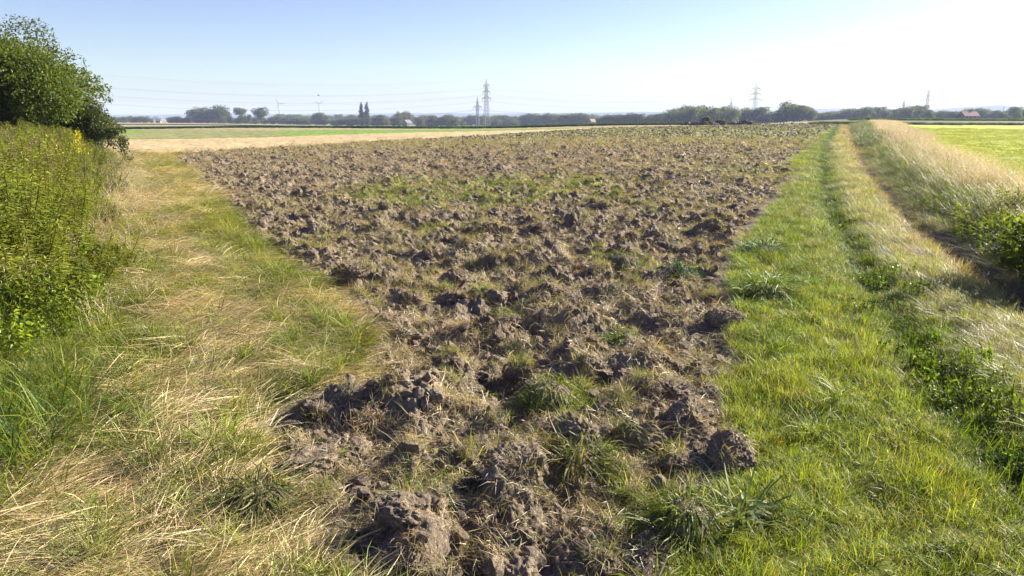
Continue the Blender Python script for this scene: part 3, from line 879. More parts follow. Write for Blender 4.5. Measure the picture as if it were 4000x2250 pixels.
# lush grass and nettles at the foot of the weeds
x, y, r = sample(90, 6, 1.0, 1.5, 9, (-44, -18))
d = ext(XW, y); k = (zones(x, y) == VERGE) & (((x < d + .25) & (y > 3.2)) | ((x < -2.3) & (y < 4.3))) & (y < 7.5) & (RNG.uniform(0, 1, len(x)) < .8)
x, y, r = x[k], y[k], r[k]
t = mixc(GREEN, np.array([.06, .13, .04]), rnd(0, 1, len(x)))
place(x, y, rnd(.7, 1.2, len(x)), rnd(0, 6.28, len(x)), jitter(t), jitter(np.tile(LIMEG, (len(x), 1))), 'lush_grass', ['lush', 'reedy'], tilt=False, sz=rnd(.5, .95, len(x)))
x, y, r = sample(26, 6, 1.0, 3, 9, (-44, -22))
d = ext(XW, y); k = (x < d + .35) & (y > 3.6) & (fbm(x * 1.4, y * 1.4, 55, 2) > -.25)
x, y = x[k], y[k]
place(x, y, rnd(.7, 1.3, len(x)), rnd(0, 6.28, len(x)), jitter(np.tile(GREEN * 1.05, (len(x), 1))), jitter(np.tile(LIMEG, (len(x), 1))), 'nettles', ['nettle'], tilt=False, sink=.02)

# --- weed stand and its dry fringe
def box_pts(n, x0, x1, y0, y1):
    return RNG.uniform(x0, x1, n), RNG.uniform(y0, y1, n)
x, y = box_pts(13500, -31, -3.5, 5.4, 31)
d = ext(XW, y)
k = (x < d + .1 + .45 * fbm(y * .9, x * .9, 57, 2)) & (x > -1.02 * y - 1.0) & (y > 5.9 + .2 * fbm(x * 2, y * 0, 58, 2))
x, y = x[k], y[k]; dd = (ext(XW, y) - x)
hz = .94 * np.interp(dd, [0, .35, .9, 1.6, 4], [.33, .55, .82, .95, 1.0]) * rnd(.72, 1.12, len(x)) * (1 + .12 * fbm(x * 1.1, y * 1.1, 59, 2)) * np.interp(y, [6, 12, 24, 30], [.97, .97, .98, .9])
t = mixc([.21, .235, .028], [.11, .15, .028], np.clip(.45 + .8 * fbm(x * .9, y * .9, 98, 2) + RNG.normal(0, .25, len(x)), 0, 1))
place(x, y, rnd(.9, 1.25, len(x)), rnd(0, 6.28, len(x)), jitter(t), jitter(mixc([.28, .285, .04], [.17, .20, .03], rnd(0, 1, len(x)))), 'weed_stand', ['weed'], tilt=False, sz=hz)
k = (RNG.uniform(0, 1, len(x)) < np.interp(y, [6, 10, 14, 30], [.05, .35, .95, .98]))
x, y, hz = x[k], y[k], hz[k]
place(x, y, rnd(.8, 1.2, len(x)), rnd(0, 6.28, len(x)), jitter(np.tile([.20, .15, .085], (len(x), 1))), jitter(np.tile([.24, .20, .09], (len(x), 1))), 'weed_seed_heads', ['seedtop'], tilt=False, sz=hz * 1.0)
x, y = box_pts(5200, -19, -2.5, 5.6, 34)
d = ext(XW, y); off = (x - d) / (0.5 + .02 * y)
k = (off > -.35) & (off < 1.25) & (RNG.uniform(0, 1, len(x)) < np.interp(y, [5.6, 7.5, 10], [.25, .5, 1])); x, y = x[k], y[k]; off = off[k]
place(x, y, rnd(.8, 1.3, len(x)), rnd(0, 6.28, len(x)), jitter(mixc(STRAW, OLIVEC, rnd(0, .6, len(x)))), jitter(np.tile(PINK, (len(x), 1))), 'dry_fringe_grass', ['tallgrass', 'midgrass'], tilt=False, sz=np.interp(off, [-.3, .6, 1.3], [.95, .75, .4]) * rnd(.6, 1.1, len(x)))

# --- ploughed field: litter, tufts of green, far clods
x, y, r = sample(230, 5, 1.45, 1.3, 60)
dm = dirt_mask(x, y); k = (dm > .3); x, y, r = x[k], y[k], r[k]
k = RNG.uniform(0, 1, len(x)) < np.clip(.62 + .75 * fbm(x * 1.6, y * 1.6, 66, 3), .05, 1); x, y, r = x[k], y[k], r[k]
t = mixc([.48, .37, .22], [.24, .18, .12], rnd(0, 1, len(x)) ** .8)
place(x, y, np.interp(r, [0, 5, 20, 60], [.75, .85, 1.5, 3]) * rnd(.6, 1.2, len(x)), rnd(0, 6.28, len(x)), jitter(t, .25), jitter(mixc([.58, .46, .27], OLIVEC, rnd(0, 1, len(x)))), 'straw_litter', ['litter'])

x, y, r = sample(150, 5, 1.3, 1.3, 60)
dm = dirt_mask(x, y); k = (dm > .05); x, y, r = x[k], y[k], r[k]
v = veg_amount(x, y); k = RNG.uniform(0, 1, len(x)) < np.clip((v - .26) * 1.45, .01, .95); x, y, r, v = x[k], y[k], r[k], v[k]
t = mixc(mixc(OLIVEC, STRAW, rnd(0, .35, len(x))), mixc(GREEN * 1.2, LIMEG, rnd(0, .8, len(x))), np.clip(v * 1.35 - .2 + RNG.normal(0, .2, len(x)), 0, 1))
place(x, y, np.interp(r, [0, 5, 20, 60], [.7, .8, 1.3, 2.6]) * rnd(.6, 1.2, len(x)), rnd(0, 6.28, len(x)), jitter(t, .22), jitter(mixc(STRAW, OLIVEC, rnd(0, .7, len(x)))), 'sprouting_grass', ['lawn'], sz=np.interp(r, [0, 5, 60], [.6, .7, 1.1]) * rnd(.6, 1.1, len(x)))
k = (v > .75) & (RNG.uniform(0, 1, len(x)) < .3) & (r < 30); x, y, r = x[k], y[k], r[k]
place(x, y, rnd(.5, .9, len(x)), rnd(0, 6.28, len(x)), jitter(np.tile(GREEN, (len(x), 1))), jitter(np.tile(LIMEG, (len(x), 1))), 'long_green_tufts', ['lush'], tilt='half')

x, y, r = sample(13, 14, 1.1, 45, 215)
k = dirt_mask(x, y) > .5; x, y, r = x[k], y[k], r[k]
v = veg_amount(x, y); k = RNG.uniform(0, 1, len(x)) < np.clip((v - .1) * 1.3, .05, .95); x, y, r, v = x[k], y[k], r[k], v[k]
t = mixc([.26, .24, .10], [.17, .21, .05], v)
place(x, y, np.interp(r, [45, 215], [.9, 2.2]) * rnd(.6, 1.2, len(x)), rnd(0, 6.28, len(x)), jitter(t), jitter(np.tile([.34, .32, .15], (len(x), 1))), 'far_field_grass', ['farlawn'], tilt=False, sz=rnd(.5, 1.0, len(x)))

x, y, r = sample(26, 12, 1.15, 9, 215)
k = dirt_mask(x, y) > .6; x, y, r = x[k], y[k], r[k]
s_ = rnd(.45, 1.0, len(x)) ** 1.6 * .12 * np.interp(r, [9, 40, 215], [.85, 1.1, 2.3])
scatter('scattered_clods', ['clod'], np.stack([x, y, H(x, y) + s_ * .15], 1), np.stack([rnd(-.5, .5, len(x)), rnd(-.5, .5, len(x)), rnd(0, 6.28, len(x))], 1), np.stack([s_, s_, s_ * rnd(.7, 1.2, len(x))], 1))

x, y, r = sample(120, 5, 1.3, 1.5, 25)
k = dirt_mask(x, y) > .4; x, y, r = x[k], y[k], r[k]
s_ = rnd(.25, 1.0, len(x)) ** 2.4 * .066 + .008
scatter('soil_crumbs', ['clod'], np.stack([x, y, H(x, y) + s_ * .2], 1), np.stack([rnd(-.8, .8, len(x)), rnd(-.8, .8, len(x)), rnd(0, 6.28, len(x))], 1), np.stack([s_, s_, s_ * rnd(.7, 1.2, len(x))], 1))

# --- right verge and track
def dens_ok(n): return RNG.uniform(0, 1, n)
x, y, r = sample(230, 6, 1.5, 1.3, 50, (-2, 42))
k = zones(x, y) == TRACK; x, y, r = x[k], y[k], r[k]
t, hg, in1, in2, mid = track_style(x, y)
k = RNG.uniform(0, 1, len(x)) < (1 - .85 * in2) * (1 - .35 * mid); x, y, r, t, hg, mid, in1 = x[k], y[k], r[k], t[k], hg[k], mid[k], in1[k]
place(x, y, np.interp(r, [0, 6, 20, 50], [.8, .85, 1.6, 2.8]) * rnd(.7, 1.2, len(x)), rnd(0, 6.28, len(x)), jitter(t * [1.0, 1.12, 1.0], .2), jitter(mixc(LIMEG, STRAW, rnd(0, .9, len(x)) ** 1.6)), 'short_verge_grass', ['lawn'], sz=np.interp(r, [0, 20], [.9, 1.2]) * hg ** .5 * rnd(.45, 1.0, len(x)) * (1 + .4 * fbm(x * 2.5, y * 2.5, 93, 2)))
# lusher fringe at the edge of the soil
x, y, r = sample(60, 6, 1.3, 1.6, 26, (-2, 42))
k = zones(x, y) == TRACK; x, y, r = x[k], y[k], r[k]; e = x - ext(XR, y)
k = (e < .45 + .05 * y + .35 * fbm(x * 1.3, y * 1.3, 68, 2)) & (RNG.uniform(0, 1, len(x)) < np.interp(y, [1.5, 4.6, 5.5, 14, 26], [.12, .25, .9, .8, .2])); x, y, r = x[k], y[k], r[k]
bl = np.exp(-((x - 2.75) / .5) ** 2 - ((y - 7.6) / .9) ** 2)
place(x, y, rnd(.7, 1.2, len(x)), rnd(0, 6.28, len(x)), jitter(mixc([.16, .22, .022], [.09, .17, .045], np.clip(bl + rnd(0, .3, len(x)), 0, 1))), jitter(np.tile(LIMEG, (len(x), 1))), 'edge_tufts', ['lush', 'lawn'], tilt='half', sz=rnd(.35, .8, len(x)))
# longer dry grass on the crown of the track
x, y, r = sample(120, 6, 1.45, 1.5, 60, (5, 42))
k = zones(x, y) == TRACK; x, y, r = x[k], y[k], r[k]
t, hg, in1, in2, mid = track_style(x, y)
k = (RNG.uniform(0, 1, len(x)) < mid * (1 - in2) * np.clip(.75 + .9 * fbm(x * .9, y * .7, 95, 2), .15, 1) + .5 * sstep(8, 16, y) * (x > ext(RUT1, y) - 1.2) * (1 - in1) * (1 - in2) * .5); x, y, r, t = x[k], y[k], r[k], t[k]
place(x, y, np.interp(r, [0, 8, 30, 60], [.85, .9, 1.5, 2.4]) * rnd(.7, 1.2, len(x)), rnd(-1.4, 1.4, len(x)), jitter(mixc(t, GREEN * 1.2, rnd(0, .75, len(x)))), jitter(mixc(PINK, OLIVEC * 1.3, rnd(0, .8, len(x)))), 'track_crown_grass', ['midgrass'], tilt='half', sz=np.interp(r, [0, 60], [.5, .8]) * rnd(.4, 1.15, len(x)))
# leafy herbs in the left rut
x, y, r = sample(80, 6, 1.3, 2, 45, (5, 42))
r1, r2 = cross(x, y); k = (RNG.uniform(0, 1, len(x)) < np.interp(y, [3, 6, 10, 16], [1, .7, .3, .1])) & (np.abs(x - r1 - .05) < np.interp(y, [3, 6, 10], [.20, .13, .08]) + .003 * r + .24 * fbm(x * 2, y * 2, 69, 2) + .1 * RNG.normal(0, 1, len(x)) * (r < 12)) & (zones(x, y) == TRACK); x, y, r = x[k], y[k], r[k]
place(x, y, np.interp(r, [0, 8, 45], [1, 1, 2]) * rnd(.8, 1.3, len(x)), rnd(0, 6.28, len(x)), jitter(np.tile(GREEN * .8, (len(x), 1))), jitter(np.tile(GREEN * 1.35, (len(x), 1))), 'rut_herbs', ['clover', 'clover', 'lawn'], sz=rnd(.5, 1.8, len(x)))

# --- bank of tall grass
def bank_points(D0, R1, p=1.35):
    x, y, r = sample(D0, 8, p, 2.5, R1, (18, 46))
    t = (x - ext(RUT2, y) - .35) / bank_w(y)
    k = (t > -.04) & (t < 1.05); return x[k], y[k], r[k], t[k]
x, y, r, t = bank_points(80, 60)
k = t < .75 + .2 * fbm(x, y, 77, 2); x, y, r, t = x[k], y[k], r[k], t[k]
c = mixc(mixc(DGREEN * 1.2, GREEN, rnd(0, 1, len(x))), OLIVEC, np.clip(rnd(0, 1, len(x)) * .9 + .3 * fbm(x * .8, y * .4, 78, 2), 0, 1))
place(x, y, np.interp(r, [0, 10, 60], [.9, 1, 2.2]) * rnd(.7, 1.2, len(x)), rnd(0, 6.28, len(x)), jitter(c), jitter(np.tile(LIMEG * .9, (len(x), 1))), 'bank_green_grass', ['reedy', 'midgrass'], tilt=False, sz=np.interp(t, [0, .12, .5, 1], [.3, .55, .75, .7]) * rnd(.6, 1.15, len(x)))
x, y, r, t = bank_points(75, 75)
k = RNG.uniform(0, 1, len(x)) < np.interp(t, [0, .22, .5, 1], [.05, .2, .95, .9]) * np.clip(.7 + 1.0 * fbm(x * .8, y * .6, 79, 2), .08, 1); x, y, r, t = x[k], y[k], r[k], t[k]
place(x, y, np.interp(r, [0, 10, 75], [.9, 1, 2.0]) * rnd(.7, 1.2, len(x)), rnd(0, 6.28, len(x)), jitter(mixc(PINK, OLIVEC * 1.3, rnd(0, .55, len(x)))), jitter(mixc(PINK * 1.15, STRAW, rnd(0, .5, len(x)))), 'bank_dry_grass', ['tallgrass'], tilt=False, sz=np.interp(t, [0, .4, 1], [.4, .68, .62]) * rnd(.6, 1.12, len(x)))
x, y, r, t = bank_points(30, 16)
k = (t < .55) & (fbm(x * 1.2, y * 1.2, 97, 2) > .0); x, y = x[k], y[k]
place(x, y, rnd(.6, 1.2, len(x)), rnd(0, 6.28, len(x)), jitter(np.tile(GREEN * .8, (len(x), 1))), jitter(np.tile(LIMEG, (len(x), 1))), 'bank_nettles', ['nettle'], tilt=False, sz=rnd(.5, 1.1, len(x)))
x, y, r = sample(8, 14, .9, 45, 200, (18, 40)); t = (x - ext(RUT2, y) - .35) / bank_w(y); k = (t > 0) & (t < 1); x, y, r, t = x[k], y[k], r[k], t[k]
c = np.where((t < .42)[:, None], DGREEN * 1.5, PINK)
place(x, y, rnd(.8, 1.6, len(x)), rnd(0, 6.28, len(x)), jitter(c), jitter(np.where((t < .42)[:, None], OLIVEC, PINK)), 'far_bank_grass', ['fartall'], tilt=False, sz=np.interp(t, [0, .4, 1], [.4, .75, .8]) * rnd(.6, 1.1, len(x)))
x, y, r = sample(11, 14, .9, 40, 190, (12, 34)); k = zones(x, y) == TRACK; x, y, r = x[k], y[k], r[k]
t, hg, in1, in2, mid = track_style(x, y)
k = RNG.uniform(0, 1, len(x)) < 1 - .8 * in2; x, y, r, t, hg = x[k], y[k], r[k], t[k], hg[k]
place(x, y, rnd(.8, 1.6, len(x)), rnd(0, 6.28, len(x)), jitter(t), jitter(mixc(t, OLIVEC, np.full(len(x), .6))), 'far_track_grass', ['farlawn'], tilt=False, sz=hg * rnd(.5, 1, len(x)))
# meadow sward
x, y, r = sample(34, 10, 1.25, 6, 120, (20, 44)); k = zones(x, y) == MEADOW; x, y, r = x[k], y[k], r[k]
place(x, y, np.interp(r, [0, 10, 120], [.7, .8, 2.6]) * rnd(.7, 1.2, len(x)), rnd(0, 6.28, len(x)), jitter(np.tile([.29, .33, .025], (len(x), 1)), .1), jitter(np.tile([.34, .35, .04], (len(x), 1)), .1), 'meadow_sward', ['farlawn'], tilt=False, sz=rnd(.3, .55, len(x)))

# ------------------------------------------------------------------ clods one can pick out, and sods with grass on them
CL = []    # x, y, radius, proto, rot, squash
def clod(u, v, rad, label=None, cat='clod', pid=None, sink=.25, flat=1.0, name='earth_clod', rz=None, tilt=.3, group=None):
    cx, cy = G(u, v)
    return clod_at(cx, cy, rad, label, cat, pid, sink, flat, name, rz, tilt, group)
def clod_at(cx, cy, rad, label, cat='clod', pid=None, sink=.25, flat=1.0, name='earth_clod', rz=None, tilt=.3, group=None):
    i = random.randrange(12) if pid is None else pid
    o = bpy.data.objects.new(name, CLODS[i]); COL.objects.link(o)
    if not CLODS[i].materials: CLODS[i].materials.append(M_clod)
    z = float(H(np.array([cx]), np.array([cy]))[0])
    rad = rad * (.78 if group is None else .70)
    o.scale = (rad, rad, rad * flat)
    o.rotation_euler = (random.uniform(-tilt, tilt), random.uniform(-tilt, tilt), random.uniform(0, 6.28) if rz is None else rz)
    o.location = (cx, cy, z + rad * (.5 - sink) * flat)
    tag(o, label, cat, group)
    CL.append((o, i, rad))
    return o
SPECIAL = [
    (735, 1110, .13, 'dark crumbling clod with torn roots beside the flattened straw', 0, 1.0),
    (860, 1120, .26, 'pale smooth topped slab of soil behind the torn root clod', 1, .55),
    (900, 1195, .17, 'pale brown slab with a leafy weed at its left end', 2, .6),
    (770, 1190, .20, 'broken grey clod with a dark shaded left side near the straw', 3, .8),
    (1300, 1215, .20, 'tall upright clod with a black shadow on its left flank', 4, 1.25),
    (1010, 1330, .16, 'large clod at the lower edge with a dark shaded face', 5, 1.1),
    (1595, 1090, .20, 'leaning sod with grass hanging over its right side', 6, 1.3),
    (1735, 1060, .22, 'big crumbly dark clod behind the sod near the right verge', 7, 1.1),
    (1835, 1150, .18, 'pitted light grey clod resting against the right verge grass', 8, 1.0),
    (1705, 1150, .13, 'clod matted with pale straw roots left of the pitted clod', 9, 1.0),
    (1700, 985, .19, 'long smooth dark slab of soil lying near the right verge', 10, .7),
    (1765, 985, .14, 'rounded pale edged slab of soil beside the long dark slab', 11, .8),
    (1510, 1410, .13, 'rough knobbly clod at the very front of the field', 3, 1.0),
    (1450, 1120, .22, 'mound of turned sod covered with drooping grass blades', 1, .9),
    (1640, 915, .17, 'dark broad clod in the hollow near the right verge tufts', 0, .8),
    (1480, 930, .20, 'dark rounded clod in the middle of the near furrow', 7, .9),
    (845, 1405, .11, 'grey pitted clod among straw at the lower left of the field', 8, .7),
    (1240, 750, .24, 'upright dark clod at the middle of the field', 4, 1.2),
    (1140, 700, .26, 'steep clod crested with dry straw left of the upright clod', 6, 1.1),
    (880, 715, .26, 'pale topped clod at the left edge of the ploughed soil', 2, .9),
    (1540, 745, .24, 'pair shaped dark lump of soil below the dark tussock', 5, .9),
    (1820, 820, .20, 'dark lump at the right edge under the bright green tufts', 10, .9),
    (1000, 855, .12, 'small clod showing one bright upright face', 9, 1.2),
    (1380, 740, .22, 'dark hollowed clod in the middle of the field', 11, 1.0),
    (1790, 580, .35, 'sharp pointed dark clod toward the right of the field', 6, 1.2),
    (1455, 565, .33, 'pale stone grey clod standing up in mid field', 8, 1.0),
    (1215, 585, .34, 'black shaded clod left of the pale stone grey one', 0, .9),
    (1975, 432, .26, 'dark lump on the verge of the track at the field edge', 7, .8),
]
for (u, v, rad, lab, pid, fl) in SPECIAL:
    clod(u, v, rad, lab, pid=pid, flat=fl, sink=.3)
NEAR = ['torn root clod', 'pale smooth slab', 'leafy weed slab', 'broken grey clod', 'tall upright clod', 'large front clod', 'leaning sod', 'big crumbly clod', 'pitted grey clod', 'straw matted clod', 'long dark slab', 'pale edged slab',
        'knobbly front clod', 'grassy sod mound', 'broad clod in the hollow', 'dark furrow clod', 'pitted clod among the straw', 'upright mid field clod', 'straw crested clod', 'pale topped clod', 'lump below the dark tussock', 'lump under the green tufts',
        'bright faced small clod', 'hollowed clod', 'pointed dark clod', 'stone grey clod', 'black shaded clod', 'lump on the track verge']
n0 = 0; SPOTS = [(o.location.x, o.location.y) for o, _, _ in CL]; pts = [(o.location.x, o.location.y) for o, _, _ in CL]
tries = 0
sizes = ['small', 'middle sized', 'large']
while n0 < 245 and tries < 20000:
    tries += 1
    r = math.exp(random.uniform(math.log(2.3), math.log(15))); a = math.radians(random.uniform(-30, 32))
    cx, cy = r * math.sin(a), r * math.cos(a)
    if dirt_mask(np.array([cx]), np.array([cy]))[0] < .8: continue
    rad = random.uniform(.045, .15) * (1.0 + .015 * r)
    if min((cx - p) ** 2 + (cy - q) ** 2 for p, q in pts) < (rad * 2.2 + .06) ** 2: continue
    pts.append((cx, cy)); n0 += 1
    where = 'near the front of the ploughed field' if r < 4.5 else ('in the nearer half of the ploughed field' if r < 8 else 'farther back in the ploughed field')
    sz = sizes[0] if rad < .09 else (sizes[1] if rad < .13 else sizes[2])
    q = min(range(len(SPOTS)), key=lambda i: (SPOTS[i][0] - cx) ** 2 + (SPOTS[i][1] - cy) ** 2)
    ddx, ddy = cx - SPOTS[q][0], cy - SPOTS[q][1]; dd_ = math.hypot(ddx, ddy) / math.hypot(cx, cy)
    side = ('behind' if ddy > 0 else 'in front of') if abs(ddy) > abs(ddx) * 1.8 else ('to the right of' if ddx > 0 else 'to the left of')
    if abs(ddx) * .55 < abs(ddy) < abs(ddx) * 1.8: side = ('behind and ' if ddy > 0 else 'in front and ') + side
    fl_ = random.uniform(.7, 1.2); shp = 'flat' if fl_ < .85 else ('blocky' if fl_ < 1.03 else 'steep')
    far_ = 'just ' if dd_ < .06 else ('' if dd_ < .16 else 'well ')
    clod_at(cx, cy, rad, f'{sz} {shp} clod {far_}{side} the {NEAR[q]}', sink=.3, flat=fl_, tilt=.5, group='clods of turned soil in the ploughed field')
_d = {}
for o, _, _ in CL: _d.setdefault(o['label'], []).append(o)
NTH = ['nearest', 'second nearest', 'third nearest', 'fourth nearest', 'fifth nearest', 'sixth nearest', 'seventh nearest', 'eighth nearest']
for lb, L_ in _d.items():
    if len(L_) > 1:
        L_.sort(key=lambda o: o.location.y)
        for i, o in enumerate(L_[:8]):
            o['label'] = lb + ((', the nearer one' if i == 0 else ', the farther one') if len(L_) == 2 else ', ' + NTH[i])
for o, _, _ in CL:
    if len(o['label'].split()) > 16: o['label'] = o['label'].replace('well ', '').replace(' and to the ', ' ')
bpy.context.view_layer.update()

# litter and grass clinging to the clods
CP = []; CN = []; CS = []
for o, i, rad in CL:
    me = CLODS[i]
    v = random.sample(range(len(me.vertices)), int(12 + 130 * rad))
    M = o.matrix_world; M3 = M.to_3x3().inverted().transposed()
    for vi in v:
        nrm = (M3 @ me.vertices[vi].normal).normalized()
        if nrm.z < .25 + random.uniform(-.1, .3): continue
        p = M @ me.vertices[vi].co
        CP.append(p[:]); CN.append(nrm[:]); CS.append(rad)
CP = np.array(CP); CN = np.array(CN); n = len(CP)
t = mixc([.46, .36, .21], [.24, .18, .12], rnd(0, 1, n))
scatter('clinging_straw', ['litter'], CP, eul(CN, rnd(0, 6.28, n)), np.tile((rnd(.4, .8, n))[:, None], (1, 3)), jitter(t, .25), jitter(mixc([.42, .33, .19], OLIVEC, rnd(0, 1, n))))
va = veg_amount(CP[:, 0], CP[:, 1]); k = RNG.uniform(0, 1, n) < np.clip(va - .1, .04, .5); m = int(k.sum())
scatter('clinging_grass', ['lawn'], CP[k], eul(CN[k] + np.array([0, 0, .6]), rnd(0, 6.28, m)), np.tile(rnd(.5, 1.0, m)[:, None], (1, 3)), jitter(mixc(GREEN, OLIVEC, rnd(0, 1, m))), jitter(mixc(STRAW, OLIVEC, rnd(0, .7, m))))

# tussocks that stand out
def tussock(u, v, rad, ln, label, colA, colB, seed, n=420, wd=(.006, .011), el=(25, 85), mound=.5):
    cx, cy = G(u, v); z = float(H(np.array([cx]), np.array([cy]))[0])
    root = empty('grass_tussock', (cx, cy, z - .02)); tag(root, label, 'tussock')
    V, q, t, k, br = blades(n, rad, ln, el, wd, droop=1.9, altp=.35, seed=seed, outward=.85, segs=4)
    rr = np.hypot(V[:, 0], V[:, 1])
    V[:, 2] += mound * rad * np.clip(1 - (rr / (rad * 1.15)) ** 2, 0, 1)
    m = foliage_mat('tussock_blades', fixed=(colA, colB), trans=.4)
    obj('blades', mesh_from('tussock_blades', V, q, t, attrs={'k': k, 'br': br}), m, root)
    Vc, Fc = ICO2; Vc = Vc.copy() * [rad * 1.05, rad * 1.05, mound * rad * 1.1]
    Vc = Vc * (1 + .25 * n3(Vc * 6, seed))[:, None]
    obj('root_ball', mesh_from('root_ball', Vc, None, Fc), M_clod, root)
tussock(1725, 1330, .16, (.12, .28), 'large drooping tussock of long green blades at the front right', (.09, .13, .02), (.22, .24, .04), 1, 620, (.004, .008), mound=.8)
tussock(1870, 1300, .10, (.18, .34), 'clump of broad pale green blades just right of the large tussock', (.10, .15, .05), (.20, .24, .10), 2, 110, (.010, .016))
tussock(1705, 690, .16, (.16, .30), 'dark bluish green tussock alone on the bare soil', (.03, .08, .03), (.06, .13, .04), 3, 420, (.007, .012), mound=.8)
tussock(1560, 665, .24, (.12, .26), 'olive tussock of short grass left of the dark bluish one', (.09, .11, .03), (.14, .16, .04), 4, 420, mound=.9)
tussock(1270, 780, .10, (.10, .2), 'small upright green tussock behind the upright clod', (.09, .14, .02), (.16, .2, .03), 5, 160)
tussock(1380, 1010, .18, (.10, .22), 'yellow green tussock draped over a mound in the near field', (.12, .15, .03), (.2, .22, .05), 6, 420, mound=1.0)
tussock(655, 1280, .15, (.16, .32), 'overhanging grass tussock at the left edge of the turned soil', (.10, .13, .03), (.28, .25, .12), 7, 420, mound=.9)
tussock(1450, 1165, .13, (.14, .26), 'tussock with pale seed blades hanging off the sod mound', (.08, .11, .03), (.26, .22, .10), 8, 260)
tussock(1560, 850, .10, (.1, .2), 'bright green tussock in the furrow in front of the broad clod', (.09, .15, .02), (.15, .2, .03), 9, 180)
tussock(1920, 640, .24, (.2, .4), 'dense bluish green tussock on the right verge', (.05, .11, .04), (.10, .17, .06), 10, 420, mound=.5)
tussock(1930, 740, .22, (.2, .4), 'dense bright green tussock on the verge nearer than the bluish one', (.11, .17, .02), (.17, .22, .03), 11, 420, mound=.5)

# leafy weed on the slab
cx, cy = G(830, 1165); z = float(H(np.array([cx]), np.array([cy]))[0]) + .12
a = np.linspace(0, 2 * PI, 9)[:-1]
Vl, tl, kl, bl_ = leaves(np.zeros((8, 3)), np.stack([np.cos(a), np.sin(a), np.full(8, .35)], 1), .09, .55, 3)
o = empty('leafy_weed', (cx, cy, z)); tag(o, 'small pale leafed weed lying on the soil slab', 'weed')
obj('leaf', mesh_from('leaf', Vl, None, tl, attrs={'k': kl, 'br': bl_}), foliage_mat('weed_leaf', fixed=((.16, .2, .08), (.3, .33, .16))), o)['kind'] = 'stuff'

# ------------------------------------------------------------------ trees and bushes
def crown_mesh(name, blobs, nleaf, leaf, wd=.8, seed=0, altp=.45, shell=.55):
    """blobs: (x, y, z, rx, ry, rz); leaves in the outer shell of each, tones varied at random."""
    R = np.random.default_rng(seed)
    B = np.array(blobs, float); area = (B[:, 3] * B[:, 5]) ; area /= area.sum()
    idx = R.choice(len(B), nleaf, p=area)
    d = R.normal(0, 1, (nleaf, 3)); d /= np.linalg.norm(d, axis=1)[:, None]
    f = 1 - shell * R.uniform(0, 1, nleaf) ** 1.6
    # break each blob into smaller knots
    kn = fbm(d[:, 0] * 3 + idx * 5.1, d[:, 1] * 3 + d[:, 2] * 2.5, seed, 2)
    f = f * (1 + .22 * kn)
    keep = R.uniform(0, 1, nleaf) < np.clip(.75 + .9 * kn, .15, 1)
    C = B[idx, :3] + d * B[idx, 3:6] * f[:, None]
    D = d * .6 + R.normal(0, .7, (nleaf, 3)); D[:, 2] -= .1
    C, D = C[keep], D[keep]
    k0 = C[:, 2] > 0.02
    V, t, k, br = leaves(C[k0], D[k0], leaf, wd, seed, altp=altp)
    return mesh_from(name, V, None, t, attrs={'k': k, 'br': br})

def trunk_mb(h, r, limbs, seed, cz=.5):
    R = random.Random(seed); m = MB()
    m.tube([(0, 0, -.3), (.02 * h, 0, h * .35), (0, .02 * h, h * .7), (.01 * h, 0, h * .92)], [r, r * .75, r * .45, r * .15], 7)
    for i in range(limbs):
        a = R.uniform(0, 6.28); z0 = h * R.uniform(.2, .6); l = h * R.uniform(.25, .42)
        m.tube([(0, 0, z0), (math.cos(a) * l * .5, math.sin(a) * l * .5, z0 + l * .45), (math.cos(a) * l, math.sin(a) * l, z0 + l * .7)], [r * .45, r * .28, r * .08], 5)
    return m

def near_tree(name, loc, blobs, nleaf, leaf, mat, label, cat, h, r, limbs, seed, wd=.75, shell=.55, altp=.45):
    root = empty(name, loc); tag(root, label, cat)
    trunk_mb(h, r, limbs, seed).build('trunk', M_bark, root, True)
    obj('crown', crown_mesh(name + '_crown', blobs, nleaf, leaf, wd, seed, altp, shell), mat, root)
    return root
def hz(x, y): return float(H(np.array([float(x)]), np.array([float(y)]))[0])

def blobfill(cx, cy, cz, rx, ry, rz, n, s, seed):
    R = np.random.default_rng(seed); out = []
    for i in range(n):
        d = R.normal(0, 1, 3); d /= np.linalg.norm(d); f = R.uniform(.35, .85)
        q = s * R.uniform(.7, 1.3)
        out.append((cx + d[0] * rx * f, cy + d[1] * ry * f, max(cz + d[2] * rz * f, .2), q, q, q * .8))
    return out
bl = blobfill(0, 0, 4.0, 5.4, 4.5, 3.9, 34, 1.5, 1) + blobfill(3.2, -.5, 2.4, 3.2, 2.5, 2.0, 12, 1.2, 2)
near_tree('field_maple_tree', (-24.2, 33, hz(-24.2, 33)), bl, 120000, .125, M_leaf_back, 'tall grey green tree rising behind the bushes at the field corner', 'tree', 6.6, .2, 9, 3)
bl = blobfill(0, 0, 2.4, 2.5, 2.2, 1.75, 26, .85, 4)
near_tree('hazel_bush', (-15.9, 24, hz(-15.9, 24)), bl, 62000, .10, M_leaf_near, 'dense rounded bush with yellow green sunlit leaves', 'bush', 2.9, .09, 8, 5, altp=.62)
bl = blobfill(-1, 0, 2.4, 2.8, 2.4, 2.0, 22, .95, 6)
near_tree('hazel_bush', (-19.4, 25, hz(-19.4, 25)), bl, 46000, .095, M_leaf_near, 'second leafy bush reaching out past the edge of the view', 'bush', 3.2, .09, 8, 7, altp=.55)
bl = blobfill(0, 0, 1.2, 1.25, 1.1, .95, 16, .42, 8)
near_tree('low_bush', (-14.3, 25.5, hz(-14.3, 25.5)), bl, 15000, .08, M_leaf_back, 'low dark bush at the right end of the hedge', 'bush', 1.7, .05, 5, 9)
